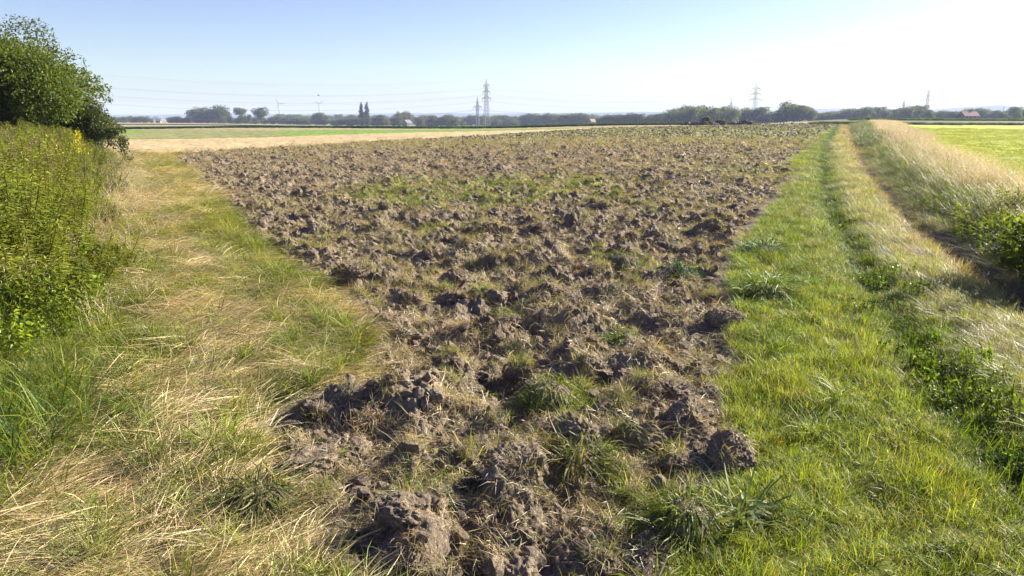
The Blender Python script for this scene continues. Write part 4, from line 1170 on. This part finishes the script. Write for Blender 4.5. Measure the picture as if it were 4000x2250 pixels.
bl = [(.0 + .14 * i + .1 * math.sin(i * 2.3), .1 * math.cos(i * 3), 1.0 + .2 * i - .035 * i * i, .15, .15, .2) for i in range(9)] + [(.55, 0, 1.15, .2, .2, .16), (.85, .1, 1.3, .16, .16, .16), (.25, 0, 1.5 + .4, .1, .1, .3), (.05, 0, 2.0, .08, .08, .3)]
near_tree('twiggy_shrub', (-13.75, 25, hz(-13.75, 25)), bl, 2600, .075, M_leaf_back, 'sparse twiggy shrub with leaves standing out against the sky', 'shrub', 1.9, .02, 9, 10, shell=1.0)
# leafy brambles between the weeds and the hedge
bl = blobfill(0, 0, .8, 3.0, 1.8, .75, 20, .5, 11)
near_tree('bramble_thicket', (-14.0, 18.5, hz(-14, 18.5)), bl, 26000, .08, foliage_mat('bramble_leaves', fixed=((.06, .12, .02), (.17, .22, .03)), trans=.4), 'bright leafy bramble thicket growing up in front of the hedge', 'bramble', 1.4, .03, 8, 12, altp=.6)
bl = blobfill(0.05, -.1, .5, .75, .75, .48, 20, .24, 13)
near_tree('bramble_bush', (5.5, 7.5, hz(5.5, 7.5) - .05), bl, 7500, .06, foliage_mat('bank_bramble_leaves', fixed=((.05, .09, .02), (.2, .25, .03)), trans=.4), 'leafy dark bramble bush at the foot of the dry grass bank', 'bush', .8, .015, 8, 14, altp=.5)
# goldenrod in flower
def goldenrod(x, y, h, label, nhead):
    root = empty('goldenrod', (x, y, hz(x, y))); tag(root, label, 'flower')
    m = MB()
    for a in range(4): m.tube([(.03 * a, .02 * a, 0), (.05 * a, .03 * a, h * .95)], [.006, .003], 5)
    m.build('stem', simple('flower_stem', (.12, .14, .04)), root)
    R = np.random.default_rng(5); n = nhead
    tt = R.uniform(0, 1, n); C = np.stack([R.normal(0, .09, n) * (1.2 - tt) + .07, R.normal(0, .09, n) * (1.2 - tt) + .05, h - .38 + .42 * tt], 1)
    V, t, k, br = leaves(C, R.normal(0, 1, (n, 3)) + [0, 0, .6], .034, .5, 4)
    obj('flower_head', mesh_from('flower_head', V, None, t, attrs={'k': k, 'br': br}), foliage_mat('goldenrod_petals', fixed=((.62, .50, .01), (.75, .62, .02)), trans=.3), root)['kind'] = 'stuff'
    z0 = R.uniform(.4, h - .3, 50); aa = R.uniform(0, 6.28, 50)
    V, t, k, br = leaves(np.stack([z0 * 0 + .04, z0 * 0 + .03, z0], 1), np.stack([np.cos(aa), np.sin(aa), z0 * 0 - .1], 1), .11, .2, 6)
    obj('foliage', mesh_from('foliage', V, None, t, attrs={'k': k, 'br': br}), M_leaf_near, root)
gx, gy = -8.15 + .05, 14.0
goldenrod(gx, gy, 1.42, 'goldenrod with a bright yellow flower head among the weeds', 190)
goldenrod(-8.9, 14.6, 1.30, 'smaller yellow goldenrod just left of the bright one', 40)

# ------------------------------------------------------------------ far trees
def far_crown(kind, seed):
    R = np.random.default_rng(seed)
    if kind == 'poplar':
        wq = [1.5, 1.7, 1.8, 1.85, 1.8, 1.7, 1.6, 1.55, 1.5, 1.4, 1.35, 1.25, 1.15, 1.05, .9, .75, .6, .42, .25]
        bl = [(R.normal(0, .32), R.normal(0, .32), 1.5 + i * 1.08, wq[i] * R.uniform(.75, 1.2), wq[i] * R.uniform(.75, 1.2), 1.2) for i in range(19)]
        return crown_mesh('poplar_crown', bl, 5200, .62, .8, seed)
    if kind == 'round':
        bl = blobfill(0, 0, 6.2, 4.4, 4.4, 4.6, 16, 2.1, seed) + blobfill(0, 0, 2.4, 3.4, 3.4, 1.8, 7, 1.8, seed + 9)
    elif kind == 'wide':
        bl = blobfill(0, 0, 4.6, 5.6, 5, 3.4, 18, 2.0, seed) + blobfill(0, 0, 2, 5, 4.4, 1.5, 8, 1.7, seed + 9)
    elif kind == 'tall':
        bl = blobfill(0, 0, 7.5, 3.1, 3.1, 5.6, 18, 1.7, seed) + blobfill(0, 0, 2.4, 2.8, 2.8, 1.8, 6, 1.5, seed + 9)
    elif kind == 'fan':
        bl = blobfill(0, 0, 8.2, 4.6, 4.2, 3.2, 15, 1.8, seed) + blobfill(0, 0, 4, 2.0, 2, 2.5, 6, 1.3, seed + 9)
    else:
        bl = blobfill(0, 0, 2.0, 2.7, 2.4, 1.8, 9, 1.1, seed)
    return crown_mesh(kind + '_crown', bl, 4200, .60, .85, seed, shell=.5)
FT = {}
for kind, n in (('round', 3), ('wide', 2), ('tall', 2), ('fan', 2), ('bush', 2), ('poplar', 2)):
    FT[kind] = [far_crown(kind, 200 + 17 * i + len(kind)) for i in range(n)]
HT = {'round': 11.5, 'wide': 9, 'tall': 14, 'fan': 12.4, 'bush': 4.2, 'poplar': 22.5}
TRM = {k: trunk_mb(HT[k] * .8, .28, 4, 5).build('trunk', M_bark, None).data for k in HT}
for o in [o for o in COL.objects if o.name.startswith('trunk') and o.parent is None]: bpy.data.objects.remove(o)
for kind, L_ in FT.items():
    for me in L_: me.materials.append(M_leaf_pop if kind == 'poplar' else M_leaf_far)
    for i, me in enumerate(L_):    # the same crowns serve the massed wood
        PROTO.setdefault('w' + kind, []).append(bpy.data.objects.new(kind + '_wood_shape', me))
LITE = [m.copy() for m in FT['tall']]
for m in LITE: m.materials.clear(); m.materials.append(M_leaf_lite)
def far_tree(u, y, h, kind, label, group=None, wid=1.0, lite=False, name=None):
    """u: bearing as a column of the 4000 px picture; y: forward distance; h: height in metres."""
    x = (u - 2000) / F * y
    root = empty(name or ('poplar_tree' if kind == 'poplar' else ('field_bush' if kind == 'bush' else 'broadleaf_tree')), (x, y, float(base(x, y)) - .2), random.uniform(0, 6.28))
    h = h * (random.uniform(.84, 1.2) if group else 1.05); wid *= 1.12
    s = h / HT[kind]; root.scale = (s * wid, s * wid, s)
    tag(root, label, 'bush' if kind == 'bush' else 'tree', group)
    o = bpy.data.objects.new('trunk', TRM[kind]); COL.objects.link(o); o.parent = root
    o = bpy.data.objects.new('crown', random.choice(LITE if lite else FT[kind])); COL.objects.link(o); o.parent = root
    return root
HPX = lambda px, y: px / 3064.0 * y       # height in metres of so many picture rows at distance y
# left horizon row
for u, t in ((395, 32), (420, 28), (440, 34), (462, 20), (480, 26), (500, 24), (520, 22), (545, 26), (565, 26), (585, 24), (605, 20), (625, 14)):
    far_tree(u, 700 + random.uniform(-15, 15), HPX(t + 3, 700), random.choice(['wide', 'round']), 'low rounded tree in the row beyond the far left fields', 'row of low trees at the far left', 1.25)
for u, t in ((702, 22), (722, 24), (745, 22), (765, 20)):
    far_tree(u, 700, HPX(t + 3, 700), 'wide', 'rounded bush like tree left of the tall flat topped clump', 'bushy trees before the clump', 1.2)
for i, (u, t) in enumerate(((788, 56), (812, 64), (838, 64), (862, 65), (886, 66), (903, 60))):
    far_tree(u, 700 + 12 * (i % 2), HPX(t + 4, 700), 'round', 'tall tree in the flat topped clump on the left horizon', 'flat topped clump of trees', 1.15)
far_tree(925, 700, HPX(32, 700), 'round', 'small tree right of the flat topped clump')
far_tree(968, 700, HPX(66, 700), 'fan', 'leaning broad topped tree, first of two beside the clump', wid=1.0)
far_tree(1000, 705, HPX(42, 700), 'tall', 'slim low tree between the two broad topped trees')
far_tree(1045, 700, HPX(66, 700), 'fan', 'broad topped tree with a branch out to one side', wid=1.15)
for u, t in ((950, 26), (985, 28), (1020, 28), (1062, 24), (1085, 30), (1112, 26), (1140, 28), (1165, 30), (1190, 26), (1215, 32)):
    far_tree(u, 715, HPX(t + 4, 715), random.choice(['wide', 'round']), 'low tree in the belt below the wind turbines', 'belt of trees below the turbines', 1.2)
for u, t in ((1248, 40), (1268, 46), (1288, 42)):
    far_tree(u, 700, HPX(t + 4, 700), 'round', 'tree in the dark domed group under the second turbine', 'dark domed tree group', 1.25)
for u, t in ((1318, 22), (1345, 36), (1370, 38), (1395, 34)):
    far_tree(u, 700, HPX(t + 4, 700), 'wide', 'dark tree between the domed group and the poplars', 'trees before the poplars', 1.1)
far_tree(1427, 690, HPX(91, 690), 'poplar', 'slim column shaped poplar, the left one of the pair', wid=1.35)
far_tree(1449, 690, HPX(92, 690), 'poplar', 'column shaped poplar with a split tip, the right one', wid=1.4)
for u, t in ((1412, 32), (1470, 34), (1492, 44), (1505, 40), (1565, 46), (1548, 34), (1640, 38), (1655, 32)):
    far_tree(u, 700, HPX(t + 2, 700), 'round', 'dark tree near the farmstead right of the poplars', 'trees round the farmstead')
far_tree(1568, 715, HPX(64, 700), 'tall', 'pale grey green tall tree behind the farmhouse', lite=True, wid=.8)
far_tree(1592, 715, HPX(66, 700), 'tall', 'pale tree with upright twigs behind the farmhouse roof', lite=True, wid=1.0)
far_tree(1608, 718, HPX(63, 700), 'tall', 'pale narrow tree at the right end of the farmhouse', lite=True, wid=.8)
for u, t in ((1700, 44), (1728, 42), (1752, 45), (1765, 34), (1785, 30), (1810, 22)):
    far_tree(u, 690, HPX(t + 2, 690), 'round', 'dark tree right of the red roofed house', 'trees right of the red roofed house', 1.1)
for u, t, y in ((1843, 34, 900), (1862, 36, 905), (1890, 34, 900), (1940, 38, 900), (1965, 36, 900), (1985, 34, 905), (2010, 30, 900), (2045, 40, 820), (2075, 42, 820), (2110, 38, 820), (2145, 38, 820),
                (2175, 36, 820), (2200, 44, 780), (2230, 48, 780), (2262, 44, 780), (2290, 40, 780)):
    far_tree(u, y, HPX(t + 6, y), random.choice(['round', 'wide']), 'hazy tree in the long belt behind the central pylons', 'tree belt behind the central pylons', 1.3)
for u, t in ((2320, 34), (2345, 36), (2372, 42), (2400, 44), (2428, 40), (2456, 44), (2482, 46), (2508, 40), (2535, 38), (2565, 42), (2592, 50)):
    far_tree(u, 640, HPX(t + 2, 640), 'round', 'dark tree in the wood left of the tallest grove', 'dark wood left of the tallest grove', 1.35)
for i, (u, t) in enumerate(((2605, 58), (2632, 68), (2655, 78), (2682, 78), (2710, 80), (2735, 72), (2762, 72), (2792, 66), (2815, 68), (2838, 62))):
    far_tree(u, 560 + 10 * (i % 3), HPX(t + 6, 560), 'round', 'large tree in the tall grove behind the earth heap', 'tall grove behind the earth heap', 1.15)
for u, t in ((2860, 44), (2885, 62), (2905, 68), (2930, 66), (2955, 60), (2972, 40)):
    far_tree(u, 600, HPX(t + 6, 600), 'round', 'tree in the group round the foot of the tall right pylon', 'trees round the tall right pylon', 1.1)
for i, (u, t) in enumerate(((3000, 48), (3022, 62), (3048, 72), (3072, 76), (3096, 74), (3120, 56), (3140, 42))):
    far_tree(u, 560 + 8 * (i % 2), HPX(t + 4, 560), 'round', 'tree in the domed copse right of the pylons', 'domed copse right of the pylons', 1.15)
for u, t in ((3170, 24), (3200, 24), (3232, 22), (3262, 22), (3295, 40), (3318, 34)):
    far_tree(u, 700, HPX(t + 4, 700) + 1, 'wide', 'low tree in the thin strip before the long wood', 'thin tree strip before the long wood', 1.5)
for i, (u, t) in enumerate(((3345, 38), (3370, 36), (3395, 40), (3420, 36), (3450, 34), (3480, 40), (3505, 46), (3530, 50), (3552, 48), (3575, 34))):
    far_tree(u, 640 + 8 * (i % 3), HPX(t + 4, 640) + 1, 'round', 'dark tree in the long wood beyond the meadow', 'long wood beyond the meadow', 1.3)
for u, t in ((3600, 30), (3635, 28), (3668, 26), (3702, 34), (3728, 32), (3760, 38), (3790, 40), (3815, 30), (3845, 32), (3870, 28), (3965, 36), (3990, 40), (4015, 38), (4045, 40)):
    far_tree(u, 680, HPX(t + 2, 680) + 1, random.choice(['round', 'wide']), 'hazy tree in the belt at the far right horizon', 'tree belt at the far right', 1.25)
far_tree(3590, 560, HPX(36, 560), 'wide', 'small dark tree in front of the right end of the long wood')
far_tree(3695, 560, HPX(20, 560), 'bush', 'small dark bush left of the low red brown house')
far_tree(3915, 560, HPX(52, 560), 'round', 'big dark tree standing out at the far right', wid=1.2)
far_tree(3940, 575, HPX(46, 560), 'wide', 'dark tree leaning against the big one at the far right')
for u, y, t in ((2060, 520, 15), (2112, 530, 12), (2138, 520, 16), (2085, 540, 6), (1955, 560, 9), (2005, 540, 4)):
    far_tree(u, y, HPX(t, y), 'bush', 'small round bush in the pasture right of the central pylons', 'pasture bushes')
far_tree(2737, 205, 2.4, 'bush', 'bright green bush above the earth heap', name='field_bush')
far_tree(2795, 205, 1.7, 'bush', 'smaller green bush above the middle of the heap', name='field_bush')
far_tree(3352, 172, 1.5, 'bush', 'young sapling at the far end of the dry grass bank', wid=.7, name='sapling')

ORD = ['first', 'second', 'third', 'fourth', 'fifth', 'sixth', 'seventh', 'eighth', 'ninth', 'tenth', 'eleventh', 'twelfth', 'thirteenth', 'fourteenth', 'fifteenth', 'sixteenth', 'seventeenth', 'eighteenth']
_g = {}
for o in COL.objects:
    if o.get('group') and o.get('category') in ('tree', 'bush'): _g.setdefault(o['group'], []).append(o)
for g_, L_ in _g.items():
    L_.sort(key=lambda o: o.location.x / o.location.y)
    for i, o in enumerate(L_):
        w_ = o['label'].split(' in the ')[0].split()[:3]
        o['label'] = f"{ORD[i]} {o['category']} from the left in the {g_.replace('row of', 'row of') if not g_.startswith('trees') else 'group of ' + g_}"

# the massed wood behind
def wood(name, n, u0, u1, y0, y1, h0, h1, kinds=('wround', 'wwide')):
    u = rnd(u0, u1, n); y = rnd(y0, y1, n); x = (u - 2000) / F * y
    s = rnd(h0, h1, n) / 11.5
    scatter(name, list(kinds), np.stack([x, y, base(x, y)], 1), np.stack([0 * s, 0 * s, rnd(0, 6.28, n)], 1), np.stack([s * 1.3, s * 1.3, s], 1))
wood('distant_hedgerow', 80, 690, 1840, 725, 780, 4.5, 7.5)
wood('middle_hedgerow', 60, 1840, 2620, 800, 840, 6, 9)
wood('right_hedgerow', 90, 3150, 4100, 700, 760, 6, 9)
wood('distant_wood', 420, 1080, 2700, 1000, 1500, 10, 15)
wood('far_wood', 420, 300, 4100, 2000, 3200, 9, 14)
wood('right_distant_wood', 160, 3150, 4100, 900, 1300, 9, 13)

# ------------------------------------------------------------------ standing maize and crops
def maize_shape(seed):
    R = np.random.default_rng(seed); n = 46
    x0, y0 = R.uniform(-2, 2, n), R.uniform(-.9, .9, n)
    C = np.stack([x0, y0, R.uniform(0, 1.7, n)], 1); D = np.stack([R.normal(0, .7, n), R.normal(0, .5, n), R.uniform(.2, 1, n)], 1)
    V, t, k, br = leaves(np.repeat(C, 3, 0) + R.normal(0, .15, (3 * n, 3)), np.repeat(D, 3, 0) + R.normal(0, .5, (3 * n, 3)), .75, .28, seed)
    V[:, 2] = np.clip(V[:, 2], 0, 2.1)
    return V, np.zeros((0, 4), int), t, k, br
for s in range(3): proto('maize', maize_shape(140 + s), M_blade)
def maize(name, u0, u1, y0f, depth, hgt, col, n):
    u = rnd(u0, u1, n); yy = y0f(u) + rnd(0, depth, n); x = (u - 2000) / F * yy
    scatter(name, ['maize'], np.stack([x, yy, base(x, yy)], 1), np.stack([0 * x, 0 * x, rnd(-.1, .1, n)], 1), np.stack([1 + 0 * x, 1 + 0 * x, hgt * rnd(.9, 1.1, n)], 1), jitter(np.tile(col, (n, 1))), jitter(np.tile(np.array(col) * 1.5, (n, 1))))
maize('maize_strip', -100, 1780, lambda u: np.full(len(u), 196.), 12, .30, [.035, .085, .03], 1500)
maize('near_maize_strip', 1750, 2700, lambda u: np.interp(u, [1750, 1850, 2700], [200, 200, 188]), 12, .3, [.06, .10, .03], 900)
maize('far_maize_edge', -100, 1260, lambda u: np.full(len(u), 420.), 8, .22, [.05, .06, .025], 800)
maize('right_maize', 3300, 4100, lambda u: np.full(len(u), 260.), 26, .35, [.06, .11, .03], 900)
# ditch edge grass beyond the meadow, ditch shadow put into its dark tint
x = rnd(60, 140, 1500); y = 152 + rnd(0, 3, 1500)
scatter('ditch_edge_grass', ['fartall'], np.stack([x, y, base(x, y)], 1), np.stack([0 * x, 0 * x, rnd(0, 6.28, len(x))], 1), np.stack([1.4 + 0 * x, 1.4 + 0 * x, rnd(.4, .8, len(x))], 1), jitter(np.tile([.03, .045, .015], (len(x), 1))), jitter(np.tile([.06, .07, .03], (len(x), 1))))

M_heap = soil_mat('heap_soil', False, .38)
# earth heaps at the far edge of the ploughed land
for i, (u0, u1, top) in enumerate(((2648, 2680, 479), (2682, 2722, 476), (2724, 2752, 475), (2755, 2792, 479), (2794, 2826, 476), (2828, 2866, 478), (2862, 2902, 472), (2898, 2932, 476))):
    yy = 163.0; cx = ((u0 + u1) / 2 - 2000) / F * yy; wd = (u1 - u0) / F * yy / 2
    V0, F0 = ICO4; V0 = V0.copy(); V0 *= [wd * 1.15, 1.3, 1.0]
    hh = HPX(489 - top, yy) * 1.25
    V0[:, 2] *= hh
    V0 = V0 + (V0 / [wd, 1.3, hh]) * (.55 * n3(V0 * 1.6, 60 + i, 3) + .3 * n3(V0 * 5, 80 + i, 2))[:, None] * [1, 1, .8]
    labs = ['low dark earth heap at the left end of the row', 'broad dark earth heap, second from the left end', 'dark heap under the bright green bush', 'low grassy heap in the middle of the row', 'dark split heap right of the grassy one',
            'low heap before the highest one', 'highest heap, reddish brown, in the row of earth heaps', 'dark heap tapering off at the right end']
    tag(obj('earth_heap', mesh_from('earth_heap', V0, None, F0), M_heap, None, (cx, yy, float(base(cx, yy)) - .1)), labs[i], 'heap', 'earth heaps at the field end')
for u, t in ((2602, 12), (2622, 11), (2633, 15), (2686, 14)):
    yy = 161.; cx = (u - 2000) / F * yy; m = MB(); m.tube([(0, 0, -.3), (.01, 0, HPX(t, yy) + .2)], [.07, .06], 6)
    o = m.build('wooden_post', M_bark, None, True, (cx, yy, float(base(cx, yy)))); tag(o, {2602: 'short wooden stake, farthest left of the stakes at the field end', 2622: 'short stake second from the left at the field end', 2633: 'tallest thin wooden stake left of the earth heaps', 2686: 'wooden stake standing among the earth heaps'}[u], 'post', 'stakes at the field end')

# ------------------------------------------------------------------ pylons
def lattice(m, z0, z1, w0, w1, n, r):
    zs = np.linspace(z0, z1, n + 1); ws = np.linspace(w0, w1, n + 1)
    c = lambda i, a: ((1, 1), (-1, 1), (-1, -1), (1, -1))[a][0] * ws[i] / 2, 
    def P(i, a):
        s = ((1, 1), (-1, 1), (-1, -1), (1, -1))[a % 4]; return (s[0] * ws[i] / 2, s[1] * ws[i] / 2, zs[i])
    for i in range(n):
        for a in range(4):
            m.tube([P(i, a), P(i + 1, a + 1)], r, 4, False); m.tube([P(i, a + 1), P(i + 1, a)], r, 4, False)
            m.tube([P(i + 1, a), P(i + 1, a + 1)], r, 4, False)
def pylon(x, y, Ht, arms, wb, wt, rot, label, rb=.11):
    """arms: (height, half length, insulator offsets)."""
    root = empty('power_pylon', (x, y, float(base(x, y))), rot); tag(root, label, 'pylon', 'lattice power pylons')
    zt = Ht * .86
    for sx, sy in ((1, 1), (-1, 1), (-1, -1), (1, -1)):
        m = MB(); m.tube([(sx * wb / 2, sy * wb / 2, -.5), (sx * wt / 2, sy * wt / 2, zt)], rb * 1.4, 5); m.build('leg', M_steel, root)
    m = MB(); lattice(m, 0, zt, wb, wt, int(zt / 2.6), rb * .75); o = m.build('bracing', M_steel, root); o['kind'] = 'stuff'
    m = MB()
    for sx, sy in ((1, 1), (-1, 1), (-1, -1), (1, -1)): m.tube([(sx * wt / 2, sy * wt / 2, zt), (0, 0, Ht)], rb, 5)
    m.build('peak', M_steel, root)
    att = [(0, Ht)]
    for h, L_, offs in arms:
        m = MB()
        for sx in (1, -1):
            for sy in (1, -1):
                m.tube([(sx * wt / 2, sy * wt / 2, h), (sx * L_, 0, h)], rb, 4)
                m.tube([(sx * wt / 2, sy * wt / 2, h + 1.5), (sx * L_, 0, h + .1)], rb, 4)
            for q in range(1, 5):
                xx = wt / 2 + (L_ - wt / 2) * q / 5; top = h + 1.5 * (1 - q / 5)
                m.tube([(sx * xx, 0, h), (sx * (xx - L_ / 9), 0, top)], rb * .7, 4)
        m.build('crossarm', M_steel, root)
        for of in offs:
            for sx in (1, -1):
                m = MB(); m.tube([(sx * of, 0, h), (sx * of, 0, h - 2.4)], .16, 6)
                m.build('insulator', M_ceram, root); att.append((sx * of, h - 2.4))
    return root, att
BIG = [(23.5, 8.2, (8.0,)), (28.8, 6.9, (6.7,)), (34.0, 5.6, (5.4,))]
def big(x, y, rot, label, s=1.0):
    k = s; return pylon(x, y, 39.5 * k, [(h * k, L_ * k, tuple(q * k for q in o)) for h, L_, o in BIG], 4.6 * k, 1.5 * k, rot, label)
def small(x, y, rot, label, s=1.0):
    return pylon(x, y, 25 * s, [(16.5 * s, 9.2 * s, (4.6 * s, 9.0 * s))], 2.6 * s, 1.1 * s, rot, label)
def bear(u, y): return (u - 2000) / F * y, y
PB = [(-345., 450., 0), (*bear(1903, 650), 0), (*bear(2922, 760), 0), (*bear(3575, 950), 0), (*bear(3983, 1400), 0)]
PS = [(-360., 470., 0), (*bear(1869, 655), 0), (*bear(2831, 745), 0), (*bear(3486, 930), 0)]
def route(Pn, mk, labels):
    out = []
    for i, p in enumerate(Pn):
        a = Pn[max(i - 1, 0)]; b = Pn[min(i + 1, len(Pn) - 1)]
        ang = math.atan2(b[1] - a[1], b[0] - a[0]) + PI / 2
        if labels[i] is None:
            out.append((p, ang, None)); continue
        rt, att = mk(p[0], p[1], ang, labels[i]); out.append((p, ang, att))
    return out
rb = route(PB, big, [None, 'tall three armed lattice pylon, the larger of the central pair', 'tall three armed pylon rising over the trees right of the grove', 'three armed pylon behind the long wood beyond the meadow', 'distant three armed pylon at the far right'])
rs_ = route(PS, small, [None, 'shorter single armed pylon just left of the tall central one', 'single armed pylon in front of the tall grove', 'single armed pylon above the long wood beyond the meadow'])
x_, y_ = bear(3868, 1500); small(x_, y_, .4, 'faint small pylon against the blue hill at the far right', 1.1)
def cables(route_, Ht, names):
    atts = next(a for _, _, a in route_ if a)
    for i in range(len(route_) - 1):
        (p, a, _), (q, b, _) = route_[i], route_[i + 1]
        hs = sorted({h for _, h in atts}, reverse=True)
        for off, h in atts:
            A = np.array([p[0] + off * math.cos(a), p[1] + off * math.sin(a), float(base(p[0], p[1])) + h])
            B = np.array([q[0] + off * math.cos(b), q[1] + off * math.sin(b), float(base(q[0], q[1])) + h])
            t = np.linspace(0, 1, 26)[:, None]; sag = np.linalg.norm(B - A) ** 2 / 14000
            P = A + (B - A) * t; P[:, 2] -= (4 * t * (1 - t) * sag)[:, 0]
            m = MB(); m.tube(P, .03, 4, False); o = m.build('power_cable', M_wire)
            tag(o, ('topmost earth wire ' if abs(off) < .1 else (['', 'upper', 'middle', 'lowest'][hs.index(h)] + (' inner' if len(hs) == 2 and abs(off) < 6 else '') + (' rear' if off > 0 else ' front') + ' cable ')) + names[i], 'cable', 'cables ' + names[i])
cables(rb, 39.5, ['rising past the hedge from the tall central pylon', 'between the tall central pylon and the tall right one', 'from the tall right pylon to the one behind the long wood', 'between the two farthest three armed pylons'])
cables(rs_, 25, ['of the lower line left of the short central pylon', 'between the two single armed pylons', 'from the grove pylon towards the long wood'])

# ------------------------------------------------------------------ wind turbines
def turbine(u, y, hub, R_, a0, label, yaw=0.25):
    x = (u - 2000) / F * y; z = float(base(x, y))
    root = empty('wind_turbine', (x, y, z), yaw); tag(root, label, 'wind turbine', 'white wind turbines')
    m = MB(); m.tube([(0, 0, -2), (0, 0, hub * .5), (0, 0, hub)], [2.6, 2.0, 1.3], 12); m.build('tower', M_white, root, True)
    m = MB(); m.box((0, 1.2, hub + .6), (2.6, 7, 2.8)); m.build('nacelle', M_white, root)
    m = MB(); m.tube([(0, -2.3, hub + .6), (0, -3.4, hub + .6), (0, -4.6, hub + .6)], [1.5, 1.3, .3], 10); m.build('hub', M_white, root, True)
    for i in range(3):
        a = math.radians(a0 + 120 * i); d = np.array([math.cos(a), 0, math.sin(a)]); c = np.array([0, -3.3, hub + .6])
        s = np.array([-math.sin(a), 0, math.cos(a)]); nn = np.array([0, 1, 0])
        V = []
        for f, ch in ((.03, .9), (.15, 2.6), (.5, 1.8), (.85, 1.0), (1.0, .3)):
            p = c + d * R_ * f; w2 = s * ch * .9 + nn * ch * .3 * (1 - f)
            V += [p - w2 * .5, p + nn * ch * .12, p + w2 * .5, p - nn * ch * .12]
        V = np.array(V); q = [(i2 * 4 + j, i2 * 4 + (j + 1) % 4, (i2 + 1) * 4 + (j + 1) % 4, (i2 + 1) * 4 + j) for i2 in range(4) for j in range(4)]
        obj('blade', mesh_from('blade', V, q, None), M_white, root)
turbine(1116, 2300, 49, 19, 2, 'white wind turbine on the left, one blade level to the right')
turbine(1268, 2300, 50, 19, 32, 'white wind turbine with its rotor in a Y over the domed trees')

# ------------------------------------------------------------------ houses
M_wall = simple('render_wall', (.33, .31, .29)); M_redroof = simple('red_tiles', (.28, .10, .07)); M_greyroof = simple('grey_roof', (.20, .21, .23)); M_win = simple('window_glass', (.03, .035, .04), .2)
M_brick = simple('brick_wall', (.30, .13, .09))
def house(name, u, y, wdt, dep, hw, hr, wall, roof, label, rot=0.1, chim=True, zoff=0):
    x = (u - 2000) / F * y
    root = empty(name, (x, y, float(base(x, y)) + zoff), rot); tag(root, label, 'house')
    m = MB(); m.box((0, 0, hw / 2 - .2), (wdt, dep, hw + .4))
    m.add([(-wdt / 2, -dep / 2, hw), (-wdt / 2, dep / 2, hw), (-wdt / 2, 0, hw + hr), (wdt / 2, -dep / 2, hw), (wdt / 2, dep / 2, hw), (wdt / 2, 0, hw + hr)], [], [(0, 2, 1), (3, 4, 5)])
    m.build('wall', wall, root)
    rf = MB(); e = .5; th = .25
    for s in (1, -1):
        a = np.array([(-wdt / 2 - e, s * (dep / 2 + e), hw - .25), (wdt / 2 + e, s * (dep / 2 + e), hw - .25), (wdt / 2 + e, 0, hw + hr + .05), (-wdt / 2 - e, 0, hw + hr + .05)])
        rf.add(np.concatenate([a, a + [0, 0, th]]), [(0, 1, 2, 3), (4, 7, 6, 5), (0, 4, 5, 1), (1, 5, 6, 2), (2, 6, 7, 3), (3, 7, 4, 0)])
    r = rf.build('roof', roof, root)
    if chim:
        m = MB(); m.box((wdt * .2, .3, hw + hr + .3), (.7, .7, 1.6)); m.build('chimney', M_brick, r)
    for i in range(int(wdt // 3)):
        m = MB(); m.box((-wdt / 2 + 1.6 + i * 3, -dep / 2 - .03, hw * .5), (1.1, .12, 1.2)); m.build('window', M_win, root)
house('farmhouse', 1600, 706, 6, 7, 2.8, 2.8, M_wall, M_greyroof, 'farmhouse with a pale grey roof in the trees', .9)
house('farmhouse', 1688, 692, 7, 7, 2.2, 3.4, M_brick, M_redroof, 'small house with a steep red tiled roof', .15)
house('farmhouse', 3737, 560, 11, 8, 2.0, 3.0, M_brick, M_redroof, 'low red brown house under the far right hill', .1)
house('garden_shed', 2305, 560, 3.6, 3.4, 2.6, 1.9, M_wall, simple('pink_roof', (.32, .25, .22)), 'small white shed with a pinkish roof before the dark wood', .6, False)
house('small_hut', 653, 690, 4, 3, 1.6, 1.2, M_wall, M_wall, 'tiny pale hut between the far left tree rows', 0, False)

# bird over the second turbine
m = MB(); m.tube([(-.22, 0, 0), (0, 0, .02), (.25, 0, 0)], [.02, .09, .02], 6)
b = empty('bird', bear(1268, 150) + (8.0 - float(0),)); b.location.z = 1.7 + 82 / 3064 * 150; tag(b, 'small dark bird in the sky above the second turbine', 'bird')
m.build('body', simple('feathers', (.05, .05, .05)), b, True)
for s in (1, -1):
    obj('wing', mesh_from('wing', [(-.1, 0, .02), (.12, 0, .02), (.05, s * .35, .12), (-.1, s * .3, .12)], [(0, 1, 2, 3)]), simple('feathers', (.05, .05, .05)), b)

# ------------------------------------------------------------------ haze
if HAZE > 0:
    m, N, L = mat_new('haze_air')
    v = N.new('ShaderNodeVolumePrincipled'); v.inputs['Color'].default_value = (.60, .70, 1.0, 1); v.inputs['Density'].default_value = HAZE
    v.inputs['Anisotropy'].default_value = 0.0
    o = N.new('ShaderNodeOutputMaterial'); L.new(v.outputs[0], o.inputs['Volume'])
    hb = MB(); hb.box((0, 0, 32.5), (14800, 14800, 115)); ho = hb.build('haze', m); tag(ho, kind='stuff')
